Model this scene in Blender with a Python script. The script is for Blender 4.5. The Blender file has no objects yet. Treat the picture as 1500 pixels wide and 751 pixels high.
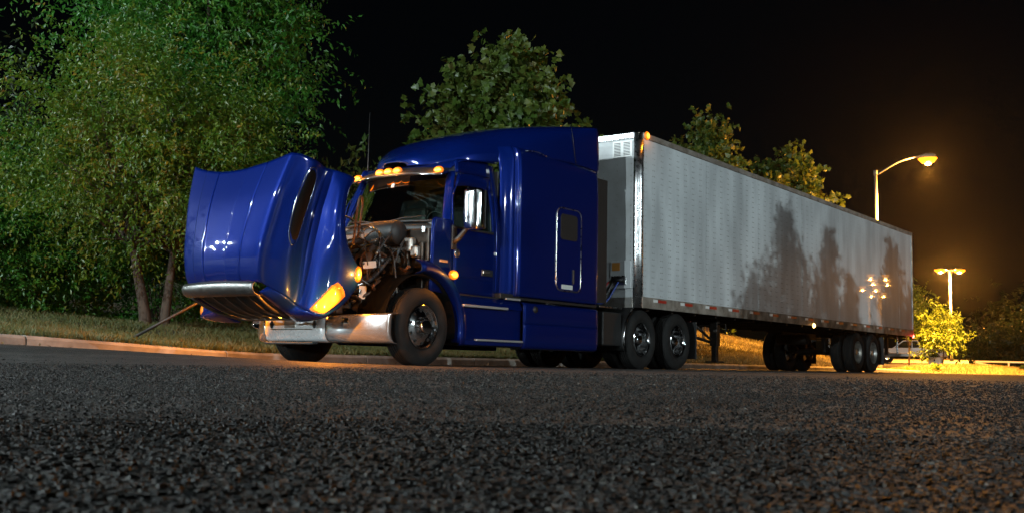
import bpy, bmesh, math, random
import numpy as np
from mathutils import Vector, Matrix
R = math.radians
random.seed(7)
rng = np.random.default_rng(11)
scene = bpy.context.scene
COL = scene.collection

# ------------------------------------------------------------------ camera
cam_d = bpy.data.cameras.new('camera')
cam = bpy.data.objects.new('camera', cam_d)
COL.objects.link(cam)
scene.camera = cam
CAM = Vector((-9.229, -10.346, 0.0734))
yaw, pitch, roll = R(36.603), R(5.692), R(1.1336)
fw = Vector((math.cos(yaw) * math.cos(pitch), math.sin(yaw) * math.cos(pitch), math.sin(pitch)))
rt = fw.cross(Vector((0, 0, 1))).normalized()
up = rt.cross(fw)
rt2 = rt * math.cos(roll) + up * math.sin(roll)
up2 = -rt * math.sin(roll) + up * math.cos(roll)
mw = Matrix((rt2, up2, -fw)).transposed().to_4x4()
mw.translation = CAM
cam.matrix_world = mw
cam_d.sensor_width = 36.0
cam_d.lens = 36.0 * 1549.38 / 1500.0
cam_d.clip_start = 0.02
cam_d.clip_end = 2000
cam_d.dof.use_dof = True
cam_d.dof.focus_distance = 15.5
cam_d.dof.aperture_fstop = 20.0

# ------------------------------------------------------------------ night sky, faint moon, exposure
world = bpy.data.worlds.new('World')
scene.world = world
world.use_nodes = True
wn = world.node_tree
sky = wn.nodes.new('ShaderNodeTexSky')
sky.sky_type = 'NISHITA'
sky.sun_disc = False
sky.sun_elevation = R(16)
sky.sun_rotation = R(-96)
bg = wn.nodes['Background']
wn.links.new(sky.outputs[0], bg.inputs[0])
bg.inputs[1].default_value = 0.00035
moon_d = bpy.data.lights.new('moon', 'SUN')
moon_d.energy = 0.012
moon_d.angle = R(0.5)
moon_d.color = (0.9, 0.95, 1.0)
moon = bpy.data.objects.new('moon', moon_d)
COL.objects.link(moon)
moon.rotation_euler = Vector((0.9, 0.35, -0.28)).to_track_quat('-Z', 'Y').to_euler()
scene.view_settings.view_transform = 'Standard'
scene.view_settings.look = 'None'
scene.view_settings.exposure = 0.0
scene.view_settings.gamma = 1.0
cy = scene.cycles
scene.render.engine = 'CYCLES'
cy.use_denoising = True
cy.use_adaptive_sampling = True
cy.adaptive_threshold = 0.025
cy.max_bounces = 5
cy.diffuse_bounces = 1
cy.glossy_bounces = 3
cy.transmission_bounces = 6
cy.transparent_max_bounces = 10
cy.volume_bounces = 0
cy.sample_clamp_indirect = 2.5
cy.caustics_reflective = False
cy.caustics_refractive = False

WHITE_LAMPS = [  # x, y, height, watts  (parking lot lamps ahead of the truck and across the road)
    (-21, 1.0, 10.0, 17000), (-25, 30, 9.0, 11000), (-16, 38, 9.0, 9000), (-34, 24, 9.0, 9000), (3, -46, 10.5, 26000), (-60, -12, 8.0, 55000), (-26, -34, 9.5, 10000),  # last lamp of this row is an added fill light
    (-30, 42, 9.0, 5000), (-44, 34, 9.0, 5000), (-40, 50, 9.0, 5000), (-22, 21, 9.0, 5000)]
NEUTRAL = (0.80, 0.96, 1.0)
SODIUM = (1.0, 0.38, 0.05)
AMBER = (1.0, 0.30, 0.015)

# ------------------------------------------------------------------ helpers
def tag(o, label=None, cat=None, group=None, kind=None):
    if label: o['label'] = label
    if cat: o['category'] = cat
    if group: o['group'] = group
    if kind: o['kind'] = kind
    return o

def empty(name, loc=(0, 0, 0), parent=None, rz=0):
    o = bpy.data.objects.new(name, None)
    COL.objects.link(o)
    o.location = loc
    o.rotation_euler = (0, 0, rz)
    o.empty_display_size = 0.2
    if parent: o.parent = parent
    return o

def cr(P, n):
    P = np.asarray(P, float)
    Q = np.vstack([2 * P[:1] - P[1:2], P, 2 * P[-1:] - P[-2:-1]])
    out = []
    for i in range(len(P) - 1):
        a, b, c, d = Q[i], Q[i + 1], Q[i + 2], Q[i + 3]
        for k in range(n):
            t = k / n
            out.append(0.5 * (2 * b + (c - a) * t + (2 * a - 5 * b + 4 * c - d) * t * t + (3 * b - a - 3 * c + d) * t ** 3))
    out.append(P[-1])
    return np.array(out)

def surf(ctrl, nu, nv):
    ctrl = np.asarray(ctrl, float)
    a = np.array([cr(row, nv) for row in ctrl])
    b = np.array([cr(a[:, j], nu) for j in range(a.shape[1])])
    return b.transpose(1, 0, 2)

class MB:
    def __init__(s):
        s.v = []; s.f = []; s.sm = []
    def add(s, vs, fs, smooth=False):
        n = len(s.v)
        s.v += [tuple(map(float, q)) for q in vs]
        s.f += [tuple(i + n for i in f) for f in fs]
        s.sm += [smooth] * len(fs)
        return s
    def box(s, c, d, bev=0.0, rot=None):
        hx, hy, hz = d[0] / 2, d[1] / 2, d[2] / 2
        b = min(bev, hx * .9, hy * .9, hz * .9)
        if b <= 0:
            vs = [(x, y, z) for x in (-hx, hx) for y in (-hy, hy) for z in (-hz, hz)]
            fs = [(0, 1, 3, 2), (4, 6, 7, 5), (0, 4, 5, 1), (2, 3, 7, 6), (0, 2, 6, 4), (1, 5, 7, 3)]
        else:
            bm = bmesh.new()
            bmesh.ops.create_cube(bm, size=1)
            for q in bm.verts: q.co = Vector((q.co.x * 2 * hx, q.co.y * 2 * hy, q.co.z * 2 * hz))
            bmesh.ops.bevel(bm, geom=bm.edges[:] + bm.verts[:], offset=b, segments=2, affect='EDGES', profile=.5)
            bm.verts.index_update()
            vs = [tuple(q.co) for q in bm.verts]
            fs = [tuple(q.index for q in f.verts) for f in bm.faces]
            bm.free()
        M = rot if rot is not None else Matrix.Identity(3)
        c = Vector(c)
        return s.add([tuple(M @ Vector(q) + c) for q in vs], fs, False)
    def tube(s, path, r, n=10, caps=True, smooth=True):
        path = [Vector(q) for q in path]
        rs = r if isinstance(r, (list, tuple)) else [r] * len(path)
        vs, fs = [], []
        prev = None
        for i, q in enumerate(path):
            t = (path[min(i + 1, len(path) - 1)] - path[max(i - 1, 0)]).normalized()
            if prev is None:
                a = t.orthogonal().normalized()
            else:
                a = (prev - t * prev.dot(t)).normalized()
            prev = a
            b = t.cross(a)
            for k in range(n):
                th = 2 * math.pi * k / n
                vs.append(q + (a * math.cos(th) + b * math.sin(th)) * rs[i])
        for i in range(len(path) - 1):
            for k in range(n):
                k2 = (k + 1) % n
                fs.append((i * n + k, i * n + k2, (i + 1) * n + k2, (i + 1) * n + k))
        s.add(vs, fs, smooth)
        if caps:
            m = len(s.v) - len(vs)
            s.f.append(tuple(m + k for k in range(n))[::-1]); s.sm.append(False)
            s.f.append(tuple(m + (len(path) - 1) * n + k for k in range(n))); s.sm.append(False)
        return s
    def lathe(s, prof, n=40, axis='y', c=(0, 0, 0), smooth=True):
        vs, fs = [], []
        for (r, h) in prof:
            for k in range(n):
                th = 2 * math.pi * k / n
                u, w = r * math.cos(th), r * math.sin(th)
                q = {'y': (u, h, w), 'z': (u, w, h), 'x': (h, u, w)}[axis]
                vs.append((q[0] + c[0], q[1] + c[1], q[2] + c[2]))
        for i in range(len(prof) - 1):
            for k in range(n):
                k2 = (k + 1) % n
                fs.append((i * n + k, i * n + k2, (i + 1) * n + k2, (i + 1) * n + k))
        return s.add(vs, fs, smooth)
    def grid(s, G, smooth=True, closed=False):
        G = np.asarray(G)
        m, k = G.shape[:2]
        fs = [(i * k + j, i * k + j + 1, (i + 1) * k + j + 1, (i + 1) * k + j) for i in range(m - 1) for j in range(k - 1)]
        return s.add(G.reshape(-1, 3), fs, smooth)
    def prism(s, poly, axis, a, b, smooth=False):
        """polygon in the two other axes, extruded along axis from a to b"""
        def P(u, w, h):
            return {'x': (h, u, w), 'y': (u, h, w), 'z': (u, w, h)}[axis]
        n = len(poly)
        vs = [P(u, w, a) for u, w in poly] + [P(u, w, b) for u, w in poly]
        fs = [tuple(range(n))[::-1], tuple(range(n, 2 * n))]
        s.add(vs, fs, False)
        m = len(s.v) - 2 * n
        for i in range(n):
            j = (i + 1) % n
            s.f.append((m + i, m + j, m + n + j, m + n + i)); s.sm.append(smooth)
        return s
    def build(s, name, mat, parent=None, solid=0.0, offset=0.0, bevel=0.0, angle=None, loc=None):
        me = bpy.data.meshes.new(name)
        me.from_pydata(s.v, [], s.f)
        bm = bmesh.new(); bm.from_mesh(me)
        bmesh.ops.recalc_face_normals(bm, faces=bm.faces[:])
        bm.to_mesh(me); bm.free()
        me.polygons.foreach_set('use_smooth', s.sm)
        if angle: me.set_sharp_from_angle(angle=R(angle))
        me.materials.append(mat)
        o = bpy.data.objects.new(name, me)
        COL.objects.link(o)
        if parent: o.parent = parent
        if loc: o.location = loc
        if solid:
            m = o.modifiers.new('solid', 'SOLIDIFY'); m.thickness = solid; m.offset = offset
        if bevel:
            m = o.modifiers.new('bevel', 'BEVEL'); m.width = bevel; m.segments = 2; m.limit_method = 'ANGLE'
        return o

def box(name, mat, parent, c, d, bev=0.006, rot=None):
    return MB().box(c, d, bev, rot).build(name, mat, parent)

def tube(name, mat, parent, path, r, n=10):
    return MB().tube(path, r, n).build(name, mat, parent)

def share(o, parent=None, loc=None, rot=None, scale=None):
    c = o.copy(); COL.objects.link(c); c.parent = parent
    if loc is not None: c.location = loc
    if rot is not None: c.rotation_euler = rot
    if scale is not None: c.scale = scale
    return c

def copy_tree(o, parent=None):
    c = o.copy(); COL.objects.link(c); c.parent = parent
    for ch in list(o.children): copy_tree(ch, c)
    return c

def np_mesh(name, V, F, mat, parent=None, smooth=False):
    """fast mesh: V (n,3), F (m,k) all with the same number of corners"""
    me = bpy.data.meshes.new(name)
    V = np.ascontiguousarray(V, np.float32); F = np.ascontiguousarray(F, np.int32)
    m, k = F.shape
    me.vertices.add(len(V)); me.vertices.foreach_set('co', V.ravel())
    me.loops.add(m * k); me.loops.foreach_set('vertex_index', F.ravel())
    me.polygons.add(m)
    me.polygons.foreach_set('loop_start', np.arange(0, m * k, k, dtype=np.int32))
    me.polygons.foreach_set('use_smooth', np.full(m, smooth))
    me.update(calc_edges=True)
    me.materials.append(mat)
    o = bpy.data.objects.new(name, me)
    COL.objects.link(o)
    if parent: o.parent = parent
    return o

def light(name, loc, color, watts, radius, parent=None, spot=None, aim=None):
    d = bpy.data.lights.new(name, 'SPOT' if spot else 'POINT')
    d.energy = watts; d.color = color; d.shadow_soft_size = radius
    if spot:
        d.spot_size = R(spot); d.spot_blend = 1.0
    o = bpy.data.objects.new(name, d)
    COL.objects.link(o)
    o.location = loc
    if aim is not None: o.rotation_euler = Vector(aim).to_track_quat('-Z', 'Y').to_euler()
    if parent: o.parent = parent
    return o

# ------------------------------------------------------------------ materials
MATS = {}
def mat(name, col, rough=0.5, metal=0.0, col2=None, scale=8.0, bump=0.0, bscale=60.0, coat=0.0, coat_rough=0.05, spec=0.5,
        emit=None, estr=0.0, rvar=0.0, detail=6, stretch=None, alpha=None, lo=.35, hi=.65):
    m = bpy.data.materials.new(name); m.use_nodes = True
    nt = m.node_tree; b = nt.nodes['Principled BSDF']
    b.inputs['Base Color'].default_value = (*col, 1); b.inputs['Roughness'].default_value = rough
    b.inputs['Metallic'].default_value = metal; b.inputs['Coat Weight'].default_value = coat
    b.inputs['Coat Roughness'].default_value = coat_rough
    b.inputs['Specular IOR Level'].default_value = spec
    if emit:
        b.inputs['Emission Color'].default_value = (*emit, 1); b.inputs['Emission Strength'].default_value = estr
    tc = None
    if col2 or bump or rvar:
        tc = nt.nodes.new('ShaderNodeTexCoord'); mp = nt.nodes.new('ShaderNodeMapping')
        nt.links.new(tc.outputs['Object'], mp.inputs[0])
        if stretch: mp.inputs['Scale'].default_value = stretch
    if col2 or rvar:
        nz = nt.nodes.new('ShaderNodeTexNoise'); nz.inputs['Scale'].default_value = scale; nz.inputs['Detail'].default_value = detail
        nt.links.new(mp.outputs[0], nz.inputs[0])
        rp = nt.nodes.new('ShaderNodeValToRGB')
        rp.color_ramp.elements[0].position = lo; rp.color_ramp.elements[1].position = hi
        rp.color_ramp.elements[0].color = (*col, 1); rp.color_ramp.elements[1].color = (*(col2 or col), 1)
        nt.links.new(nz.outputs[0], rp.inputs[0])
        if col2: nt.links.new(rp.outputs[0], b.inputs['Base Color'])
        if rvar:
            mr = nt.nodes.new('ShaderNodeMapRange')
            mr.inputs[3].default_value = max(0.02, rough - rvar); mr.inputs[4].default_value = min(1, rough + rvar)
            mr.inputs[1].default_value = .3; mr.inputs[2].default_value = .7
            nt.links.new(nz.outputs[0], mr.inputs[0]); nt.links.new(mr.outputs[0], b.inputs['Roughness'])
    if bump:
        nb = nt.nodes.new('ShaderNodeTexNoise'); nb.inputs['Scale'].default_value = bscale; nb.inputs['Detail'].default_value = 4
        nt.links.new(mp.outputs[0], nb.inputs[0])
        bp = nt.nodes.new('ShaderNodeBump'); bp.inputs['Strength'].default_value = bump; bp.inputs['Distance'].default_value = 0.01
        nt.links.new(nb.outputs[0], bp.inputs['Height']); nt.links.new(bp.outputs[0], b.inputs['Normal'])
    MATS[name] = m
    return m

PAINT = mat('blue_paint', (0.0007, 0.0090, 0.10), 0.42, 0.35, coat=1.0, coat_rough=0.045, spec=0.05)
CHROME = mat('chrome', (0.78, 0.79, 0.80), 0.09, 1.0, col2=(0.60, 0.60, 0.60), scale=5, rvar=0.06, bump=0.02, bscale=9)
STEEL = mat('brushed_aluminium', (0.62, 0.63, 0.64), 0.3, 1.0, col2=(0.42, 0.42, 0.42), scale=14, rvar=0.1)
ALU = mat('dull_aluminium', (0.52, 0.50, 0.47), 0.45, 0.85, col2=(0.26, 0.23, 0.19), scale=5, rvar=0.1)
RAIL = mat('dirty_bottom_rail', (0.36, 0.33, 0.29), 0.55, 0.3, col2=(0.16, 0.13, 0.10), scale=4, rvar=0.1)
BUMPER = mat('bumper_chrome', (0.92, 0.92, 0.92), 0.28, 0.3, col2=(0.80, 0.80, 0.80), scale=6, rvar=0.06, bump=0.02, bscale=9)
BUMPER2 = mat('bumper_end_chrome', (0.85, 0.85, 0.85), 0.17, 0.92, col2=(0.70, 0.70, 0.70), scale=6, rvar=0.05, bump=0.03, bscale=7)
BLACK = mat('black_plastic', (0.012, 0.012, 0.012), 0.5, bump=0.2, bscale=120)
IRON = mat('black_chassis', (0.016, 0.015, 0.014), 0.55, 0.3, col2=(0.035, 0.025, 0.018), scale=9)
GRILLE = mat('dull_grille_metal', (0.16, 0.14, 0.12), 0.38, 0.9)
FLATBLACK = mat('flat_black', (0.004, 0.004, 0.004), 0.95, spec=0.05)
CROWN = mat('dull_crown_metal', (0.20, 0.195, 0.185), 0.4, 1.0, col2=(0.2, 0.19, 0.18), scale=18, rvar=.1)
RUBBER = mat('tyre_rubber', (0.008, 0.008, 0.008), 0.78, spec=.25, col2=(0.015, 0.014, 0.013), scale=6, bump=0.3, bscale=90)
GUNK = mat('greasy_engine_metal', (0.028, 0.025, 0.022), 0.45, 0.6, col2=(0.07, 0.055, 0.042), scale=9, bump=0.3, bscale=40)
RUST = mat('rusty_iron', (0.10, 0.045, 0.02), 0.7, 0.3, col2=(0.05, 0.03, 0.02), scale=12, bump=0.3, bscale=50)
HOSE = mat('rubber_hose', (0.02, 0.02, 0.02), 0.45)
LABELW = mat('white_label', (0.62, 0.62, 0.58), 0.55)
WHITEP = mat('trailer_white', (0.66, 0.69, 0.70), 0.34, 0.0, col2=(0.43, 0.45, 0.46), scale=1.4, coat=0.55, coat_rough=0.015, spec=.15, bump=0.02, bscale=1.2, stretch=(1.3, 1, .4))
FRONTW = mat('trailer_front_white', (0.55, 0.57, 0.58), 0.4, 0.0, col2=(0.44, 0.45, 0.45), scale=2.5, rvar=.08)
TREAD = mat('step_tread', (0.5, 0.5, 0.5), 0.45, 0.7, bump=0.5, bscale=70)
REDTAPE = mat('red_tape', (0.35, 0.02, 0.015), 0.3)
WHITETAPE = mat('white_tape', (0.7, 0.7, 0.68), 0.3)
REDBRACE = mat('dark_red_primer', (0.10, 0.012, 0.01), 0.6)
CONC = mat('concrete', (0.30, 0.28, 0.25), 0.85, col2=(0.17, 0.155, 0.135), scale=3.5, bump=0.6, bscale=45)
POLE = mat('galvanised_pole', (0.15, 0.145, 0.135), 0.6, 0.3, col2=(0.10, 0.10, 0.10), scale=4)
BARK = mat('bark', (0.075, 0.052, 0.036), 0.9, col2=(0.05, 0.036, 0.026), scale=14, bump=0.9, bscale=26, stretch=(1, 1, .25))
WHITECAR = mat('white_car_paint', (0.78, 0.78, 0.76), 0.3, coat=0.5)
RAILPAINT = mat('pale_rail_paint', (0.65, 0.62, 0.52), 0.55)
MULCH = mat('bark_mulch', (0.05, 0.03, 0.02), 0.95, col2=(0.02, 0.014, 0.01), scale=30, bump=0.8, bscale=60)
CURTAIN = mat('pale_curtain', (0.62, 0.66, 0.62), 0.8)
DASH = mat('grey_dash', (0.13, 0.14, 0.14), 0.6)
DARKSOIL = mat('lot_asphalt', (0.045, 0.043, 0.04), 0.8, col2=(0.03, 0.029, 0.028), scale=3, bump=0.5, bscale=60)

def emitter(name, col, strength):
    return mat(name, (0.02, 0.01, 0.0), 0.3, emit=col, estr=strength)
E_AMBER = emitter('lit_amber_lens', (1.0, 0.36, 0.02), 9)
def amber_lens():
    m = emitter('lit_amber_lens', (1, .36, .02), 6)
    nt = m.node_tree; b = nt.nodes['Principled BSDF']
    tc = nt.nodes.new('ShaderNodeTexCoord'); vl = nt.nodes.new('ShaderNodeVectorMath'); vl.operation = 'LENGTH'
    nt.links.new(tc.outputs['Object'], vl.inputs[0])
    rp = nt.nodes.new('ShaderNodeValToRGB'); e = rp.color_ramp.elements
    e[0].position = 0.042; e[0].color = (1.0, 0.40, 0.035, 1); e[1].position = 0.085; e[1].color = (0.10, 0.014, 0.0, 1)
    x = e.new(.058); x.color = (0.5, .11, .004, 1)  # orange ring round the core paints the lamp's halo into the lens
    nt.links.new(vl.outputs['Value'], rp.inputs[0]); nt.links.new(rp.outputs[0], b.inputs['Emission Color'])
    b.inputs['Emission Strength'].default_value = 4.5
    return m
E_AMBER = amber_lens()
E_SIDE = emitter('lit_side_lens', (1.0, 0.62, 0.16), 12)
E_RED = emitter('lit_red_lens', (1.0, 0.08, 0.05), 18)
E_SOD = emitter('lit_sodium_lens', (1.0, 0.33, 0.012), 3.0)  # deep orange lens colour stands in for the halo round the bulb
E_BULB = emitter('lit_sodium_bulb', (1.0, 0.66, 0.22), 30)
E_WHITE = emitter('lit_white_lens', (0.9, 0.97, 1.0), 500)

def glass(name, tint, gloss_rough=0.01, fac=0.08):
    m = bpy.data.materials.new(name); m.use_nodes = True
    nt = m.node_tree; nt.nodes.clear()
    out = nt.nodes.new('ShaderNodeOutputMaterial'); mx = nt.nodes.new('ShaderNodeMixShader')
    tr = nt.nodes.new('ShaderNodeBsdfTransparent'); gl = nt.nodes.new('ShaderNodeBsdfGlossy')
    fr = nt.nodes.new('ShaderNodeFresnel'); fr.inputs[0].default_value = 1.45
    tr.inputs[0].default_value = (*tint, 1); gl.inputs['Roughness'].default_value = gloss_rough
    nt.links.new(fr.outputs[0], mx.inputs[0]); nt.links.new(tr.outputs[0], mx.inputs[1]); nt.links.new(gl.outputs[0], mx.inputs[2])
    nt.links.new(mx.outputs[0], out.inputs[0])
    return m
GLASS = glass('windscreen_glass', (0.62, 0.78, 0.72))
DGLASS = glass('dark_side_glass', (0.12, 0.15, 0.15))

def lens_mat():
    """amber headlamp: glowing reflector seen through a moulded lens"""
    m = bpy.data.materials.new('amber_headlamp'); m.use_nodes = True
    nt = m.node_tree; b = nt.nodes['Principled BSDF']
    tc = nt.nodes.new('ShaderNodeTexCoord'); vz = nt.nodes.new('ShaderNodeTexVoronoi'); vz.inputs['Scale'].default_value = 5.5
    nt.links.new(tc.outputs['Object'], vz.inputs[0])
    rp = nt.nodes.new('ShaderNodeValToRGB')
    e = rp.color_ramp.elements
    e[0].position = 0.10; e[0].color = (1.0, 0.62, 0.10, 1)
    e[1].position = 0.75; e[1].color = (0.55, 0.10, 0.004, 1)
    x = e.new(0.38); x.color = (1.0, 0.30, 0.015, 1)
    nt.links.new(vz.outputs[0], rp.inputs[0])
    nt.links.new(rp.outputs[0], b.inputs['Emission Color']); b.inputs['Emission Strength'].default_value = 1.5
    b.inputs['Base Color'].default_value = (0.3, 0.1, 0.02, 1); b.inputs['Roughness'].default_value = 0.1
    b.inputs['Coat Weight'].default_value = 1
    return m
LENS = lens_mat()

def leaf_mat(name, c1, c2, c3, trans=0.35, rough=0.42):
    m = bpy.data.materials.new(name); m.use_nodes = True
    nt = m.node_tree; nt.nodes.clear()
    out = nt.nodes.new('ShaderNodeOutputMaterial')
    geo = nt.nodes.new('ShaderNodeNewGeometry'); rp = nt.nodes.new('ShaderNodeValToRGB')
    e = rp.color_ramp.elements
    e[0].color = (*c1, 1); e[1].color = (*c3, 1); e[0].position = 0.1; e[1].position = 1.0
    x = e.new(0.68); x.color = (*c2, 1)
    tc = nt.nodes.new('ShaderNodeTexCoord'); nz = nt.nodes.new('ShaderNodeTexNoise'); nz.inputs['Scale'].default_value = 0.9; nz.inputs['Detail'].default_value = 3
    nt.links.new(tc.outputs['Object'], nz.inputs[0])
    mr = nt.nodes.new('ShaderNodeMapRange'); mr.inputs[1].default_value = .36; mr.inputs[2].default_value = .64
    nt.links.new(nz.outputs[0], mr.inputs[0])
    av = nt.nodes.new('ShaderNodeMix'); av.inputs[0].default_value = .5
    nt.links.new(geo.outputs['Random Per Island'], av.inputs[2]); nt.links.new(mr.outputs[0], av.inputs[3])
    nt.links.new(av.outputs[0], rp.inputs[0])
    pb = nt.nodes.new('ShaderNodeBsdfPrincipled'); pb.inputs['Roughness'].default_value = rough
    tl = nt.nodes.new('ShaderNodeBsdfTranslucent'); mx = nt.nodes.new('ShaderNodeMixShader'); mx.inputs[0].default_value = trans
    nt.links.new(rp.outputs[0], pb.inputs['Base Color']); nt.links.new(rp.outputs[0], tl.inputs[0])
    nt.links.new(pb.outputs[0], mx.inputs[1]); nt.links.new(tl.outputs[0], mx.inputs[2]); nt.links.new(mx.outputs[0], out.inputs[0])
    return m
LF_ELM = leaf_mat('elm_leaves', (0.032, 0.10, 0.006), (0.09, 0.135, 0.008), (0.20, 0.13, 0.015))
LF_OAK = leaf_mat('green_leaves', (0.018, 0.11, 0.010), (0.045, 0.15, 0.014), (0.10, 0.15, 0.015))
LF_SYC = leaf_mat('sycamore_leaves', (0.04, 0.085, 0.012), (0.085, 0.12, 0.02), (0.13, 0.10, 0.03))
LF_DARK = leaf_mat('dark_leaves', (0.012, 0.030, 0.009), (0.02, 0.04, 0.012), (0.035, 0.04, 0.012))
LF_YEL = leaf_mat('yellow_green_leaves', (0.09, 0.16, 0.02), (0.13, 0.20, 0.03), (0.16, 0.20, 0.04))
LF_LITTER = leaf_mat('dead_leaves', (0.09, 0.05, 0.02), (0.14, 0.08, 0.03), (0.18, 0.13, 0.05), 0.1, 0.7)
GRASS = leaf_mat('grass_blades', (0.05, 0.075, 0.018), (0.11, 0.115, 0.035), (0.19, 0.15, 0.07), 0.25, 0.6)
DRYGRASS = leaf_mat('dry_grass_blades', (0.09, 0.09, 0.03), (0.16, 0.13, 0.05), (0.22, 0.16, 0.07), 0.25, 0.6)
SOIL = mat('verge_soil', (0.05, 0.045, 0.022), 0.95, col2=(0.07, 0.075, 0.025), scale=2.2, bump=0.8, bscale=25)

def asphalt(name, scale=170.0):
    m = bpy.data.materials.new(name); m.use_nodes = True
    nt = m.node_tree; b = nt.nodes['Principled BSDF']; L = nt.links
    tc = nt.nodes.new('ShaderNodeTexCoord')
    vo = nt.nodes.new('ShaderNodeTexVoronoi'); vo.inputs['Scale'].default_value = scale
    L.new(tc.outputs['Object'], vo.inputs[0])
    rp = nt.nodes.new('ShaderNodeValToRGB'); e = rp.color_ramp.elements
    e[0].position = 0.0; e[0].color = (0.014, 0.0138, 0.0135, 1); e[1].position = 1.0; e[1].color = (0.11, 0.105, 0.10, 1)
    x = e.new(0.7); x.color = (0.032, 0.031, 0.03, 1)
    sp = nt.nodes.new('ShaderNodeSeparateColor'); L.new(vo.outputs['Color'], sp.inputs[0]); L.new(sp.outputs[0], rp.inputs[0])
    big = nt.nodes.new('ShaderNodeTexNoise'); big.inputs['Scale'].default_value = 0.35; big.inputs['Detail'].default_value = 8
    mp = nt.nodes.new('ShaderNodeMapping'); mp.inputs['Scale'].default_value = (0.35, 1.6, 1); L.new(tc.outputs['Object'], mp.inputs[0]); L.new(mp.outputs[0], big.inputs[0])
    br = nt.nodes.new('ShaderNodeValToRGB'); q = br.color_ramp.elements
    q[0].position = 0.38; q[0].color = (0.55, 0.55, 0.55, 1); q[1].position = 0.66; q[1].color = (1.25, 1.22, 1.18, 1)
    L.new(big.outputs[0], br.inputs[0])
    mu = nt.nodes.new('ShaderNodeMix'); mu.data_type = 'RGBA'; mu.blend_type = 'MULTIPLY'; mu.inputs[0].default_value = 1
    L.new(rp.outputs[0], mu.inputs[6]); L.new(br.outputs[0], mu.inputs[7])
    last = mu.outputs[2]
    for sc_, st_, lo_, hi_, c0_, c1_ in ((9.0, (1, 1, 1), .4, .6, .55, 1.4), (1.0, (.06, 2.2, 1), .42, .56, .35, 1.0)):   # mottling, tyre-darkened tracks
        mp2 = nt.nodes.new('ShaderNodeMapping'); mp2.inputs['Scale'].default_value = st_; L.new(tc.outputs['Object'], mp2.inputs[0])
        nz = nt.nodes.new('ShaderNodeTexNoise'); nz.inputs['Scale'].default_value = sc_; nz.inputs['Detail'].default_value = 6; L.new(mp2.outputs[0], nz.inputs[0])
        r2 = nt.nodes.new('ShaderNodeMapRange'); r2.inputs[1].default_value = lo_; r2.inputs[2].default_value = hi_; r2.inputs[3].default_value = c0_; r2.inputs[4].default_value = c1_
        L.new(nz.outputs[0], r2.inputs[0])
        m2 = nt.nodes.new('ShaderNodeMix'); m2.data_type = 'RGBA'; m2.blend_type = 'MULTIPLY'; m2.inputs[0].default_value = 1
        L.new(last, m2.inputs[6]); L.new(r2.outputs[0], m2.inputs[7]); last = m2.outputs[2]
    L.new(last, b.inputs['Base Color'])
    b.inputs['Roughness'].default_value = 0.72; b.inputs['Specular IOR Level'].default_value = 0.35
    bp = nt.nodes.new('ShaderNodeBump'); bp.inputs['Strength'].default_value = 0.9; bp.inputs['Distance'].default_value = 0.006
    L.new(vo.outputs['Distance'], bp.inputs['Height']); bp.invert = True
    L.new(bp.outputs[0], b.inputs['Normal'])
    return m
ASPH = asphalt('asphalt')

def stone_mat():
    m = bpy.data.materials.new('aggregate_stones'); m.use_nodes = True
    nt = m.node_tree; b = nt.nodes['Principled BSDF']; L = nt.links
    g = nt.nodes.new('ShaderNodeNewGeometry'); rp = nt.nodes.new('ShaderNodeValToRGB'); e = rp.color_ramp.elements
    e[0].position = 0; e[0].color = (0.004, 0.004, 0.004, 1); e[1].position = 1; e[1].color = (0.085, 0.082, 0.075, 1)
    for p_, c_ in ((0.5, (0.005, 0.0049, 0.0047)), (0.82, (0.012, 0.0115, 0.011)), (0.95, (0.03, 0.027, 0.022))):
        x = e.new(p_); x.color = (*c_, 1)
    L.new(g.outputs['Random Per Island'], rp.inputs[0]); L.new(rp.outputs[0], b.inputs['Base Color'])
    b.inputs['Roughness'].default_value = 0.6; b.inputs['Specular IOR Level'].default_value = 0.15
    return m
STONE = stone_mat()

# ------------------------------------------------------------------ terrain
def sstep(t):
    t = np.clip(t, 0, 1); return t * t * (3 - 2 * t)
def road_z(x, y):
    g = 0.16 * sstep((1.8 - x) / 5.0) + 0.02 * np.clip(-2.5 - x, 0, 30)
    fy = sstep((y + 3.5) / 5.3)
    return g * fy - 0.22 * sstep((x - 26) / 26.0) + .028 * np.clip(x - 47, 0, 50)
KY = 2.2
def verge_z(x, y):
    k = road_z(x, np.full_like(np.asarray(x, float), KY)) + 0.125
    sl = 0.10 + 0.09 * sstep((x - 8) / 7.0)
    z = k + sl * np.clip(y - KY - .16, 0, 14)
    z = z + 0.05 * np.sin(x * 1.3 + y * .8) * sstep((y - 3) / 3) 
    f = sstep((36 - x) / 5.0)
    return z * f + (-0.3) * (1 - f)
def tz(x, y):
    x = np.asarray(x, float); y = np.asarray(y, float)
    return np.where(y < KY + .1, road_z(x, y), verge_z(x, y))

def terrain(name, xs, ys, fn, m, dz=0.0):
    X, Y = np.meshgrid(xs, ys, indexing='ij')
    Z = fn(X, Y) + dz
    a, b = X.shape
    V = np.stack([X, Y, Z], -1).reshape(-1, 3)
    i, j = np.meshgrid(np.arange(a - 1), np.arange(b - 1), indexing='ij')
    q = (i * b + j).ravel()
    F = np.stack([q, q + b, q + b + 1, q + 1], 1)
    return tag(np_mesh(name, V, F, m, smooth=True), kind='structure')

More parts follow.
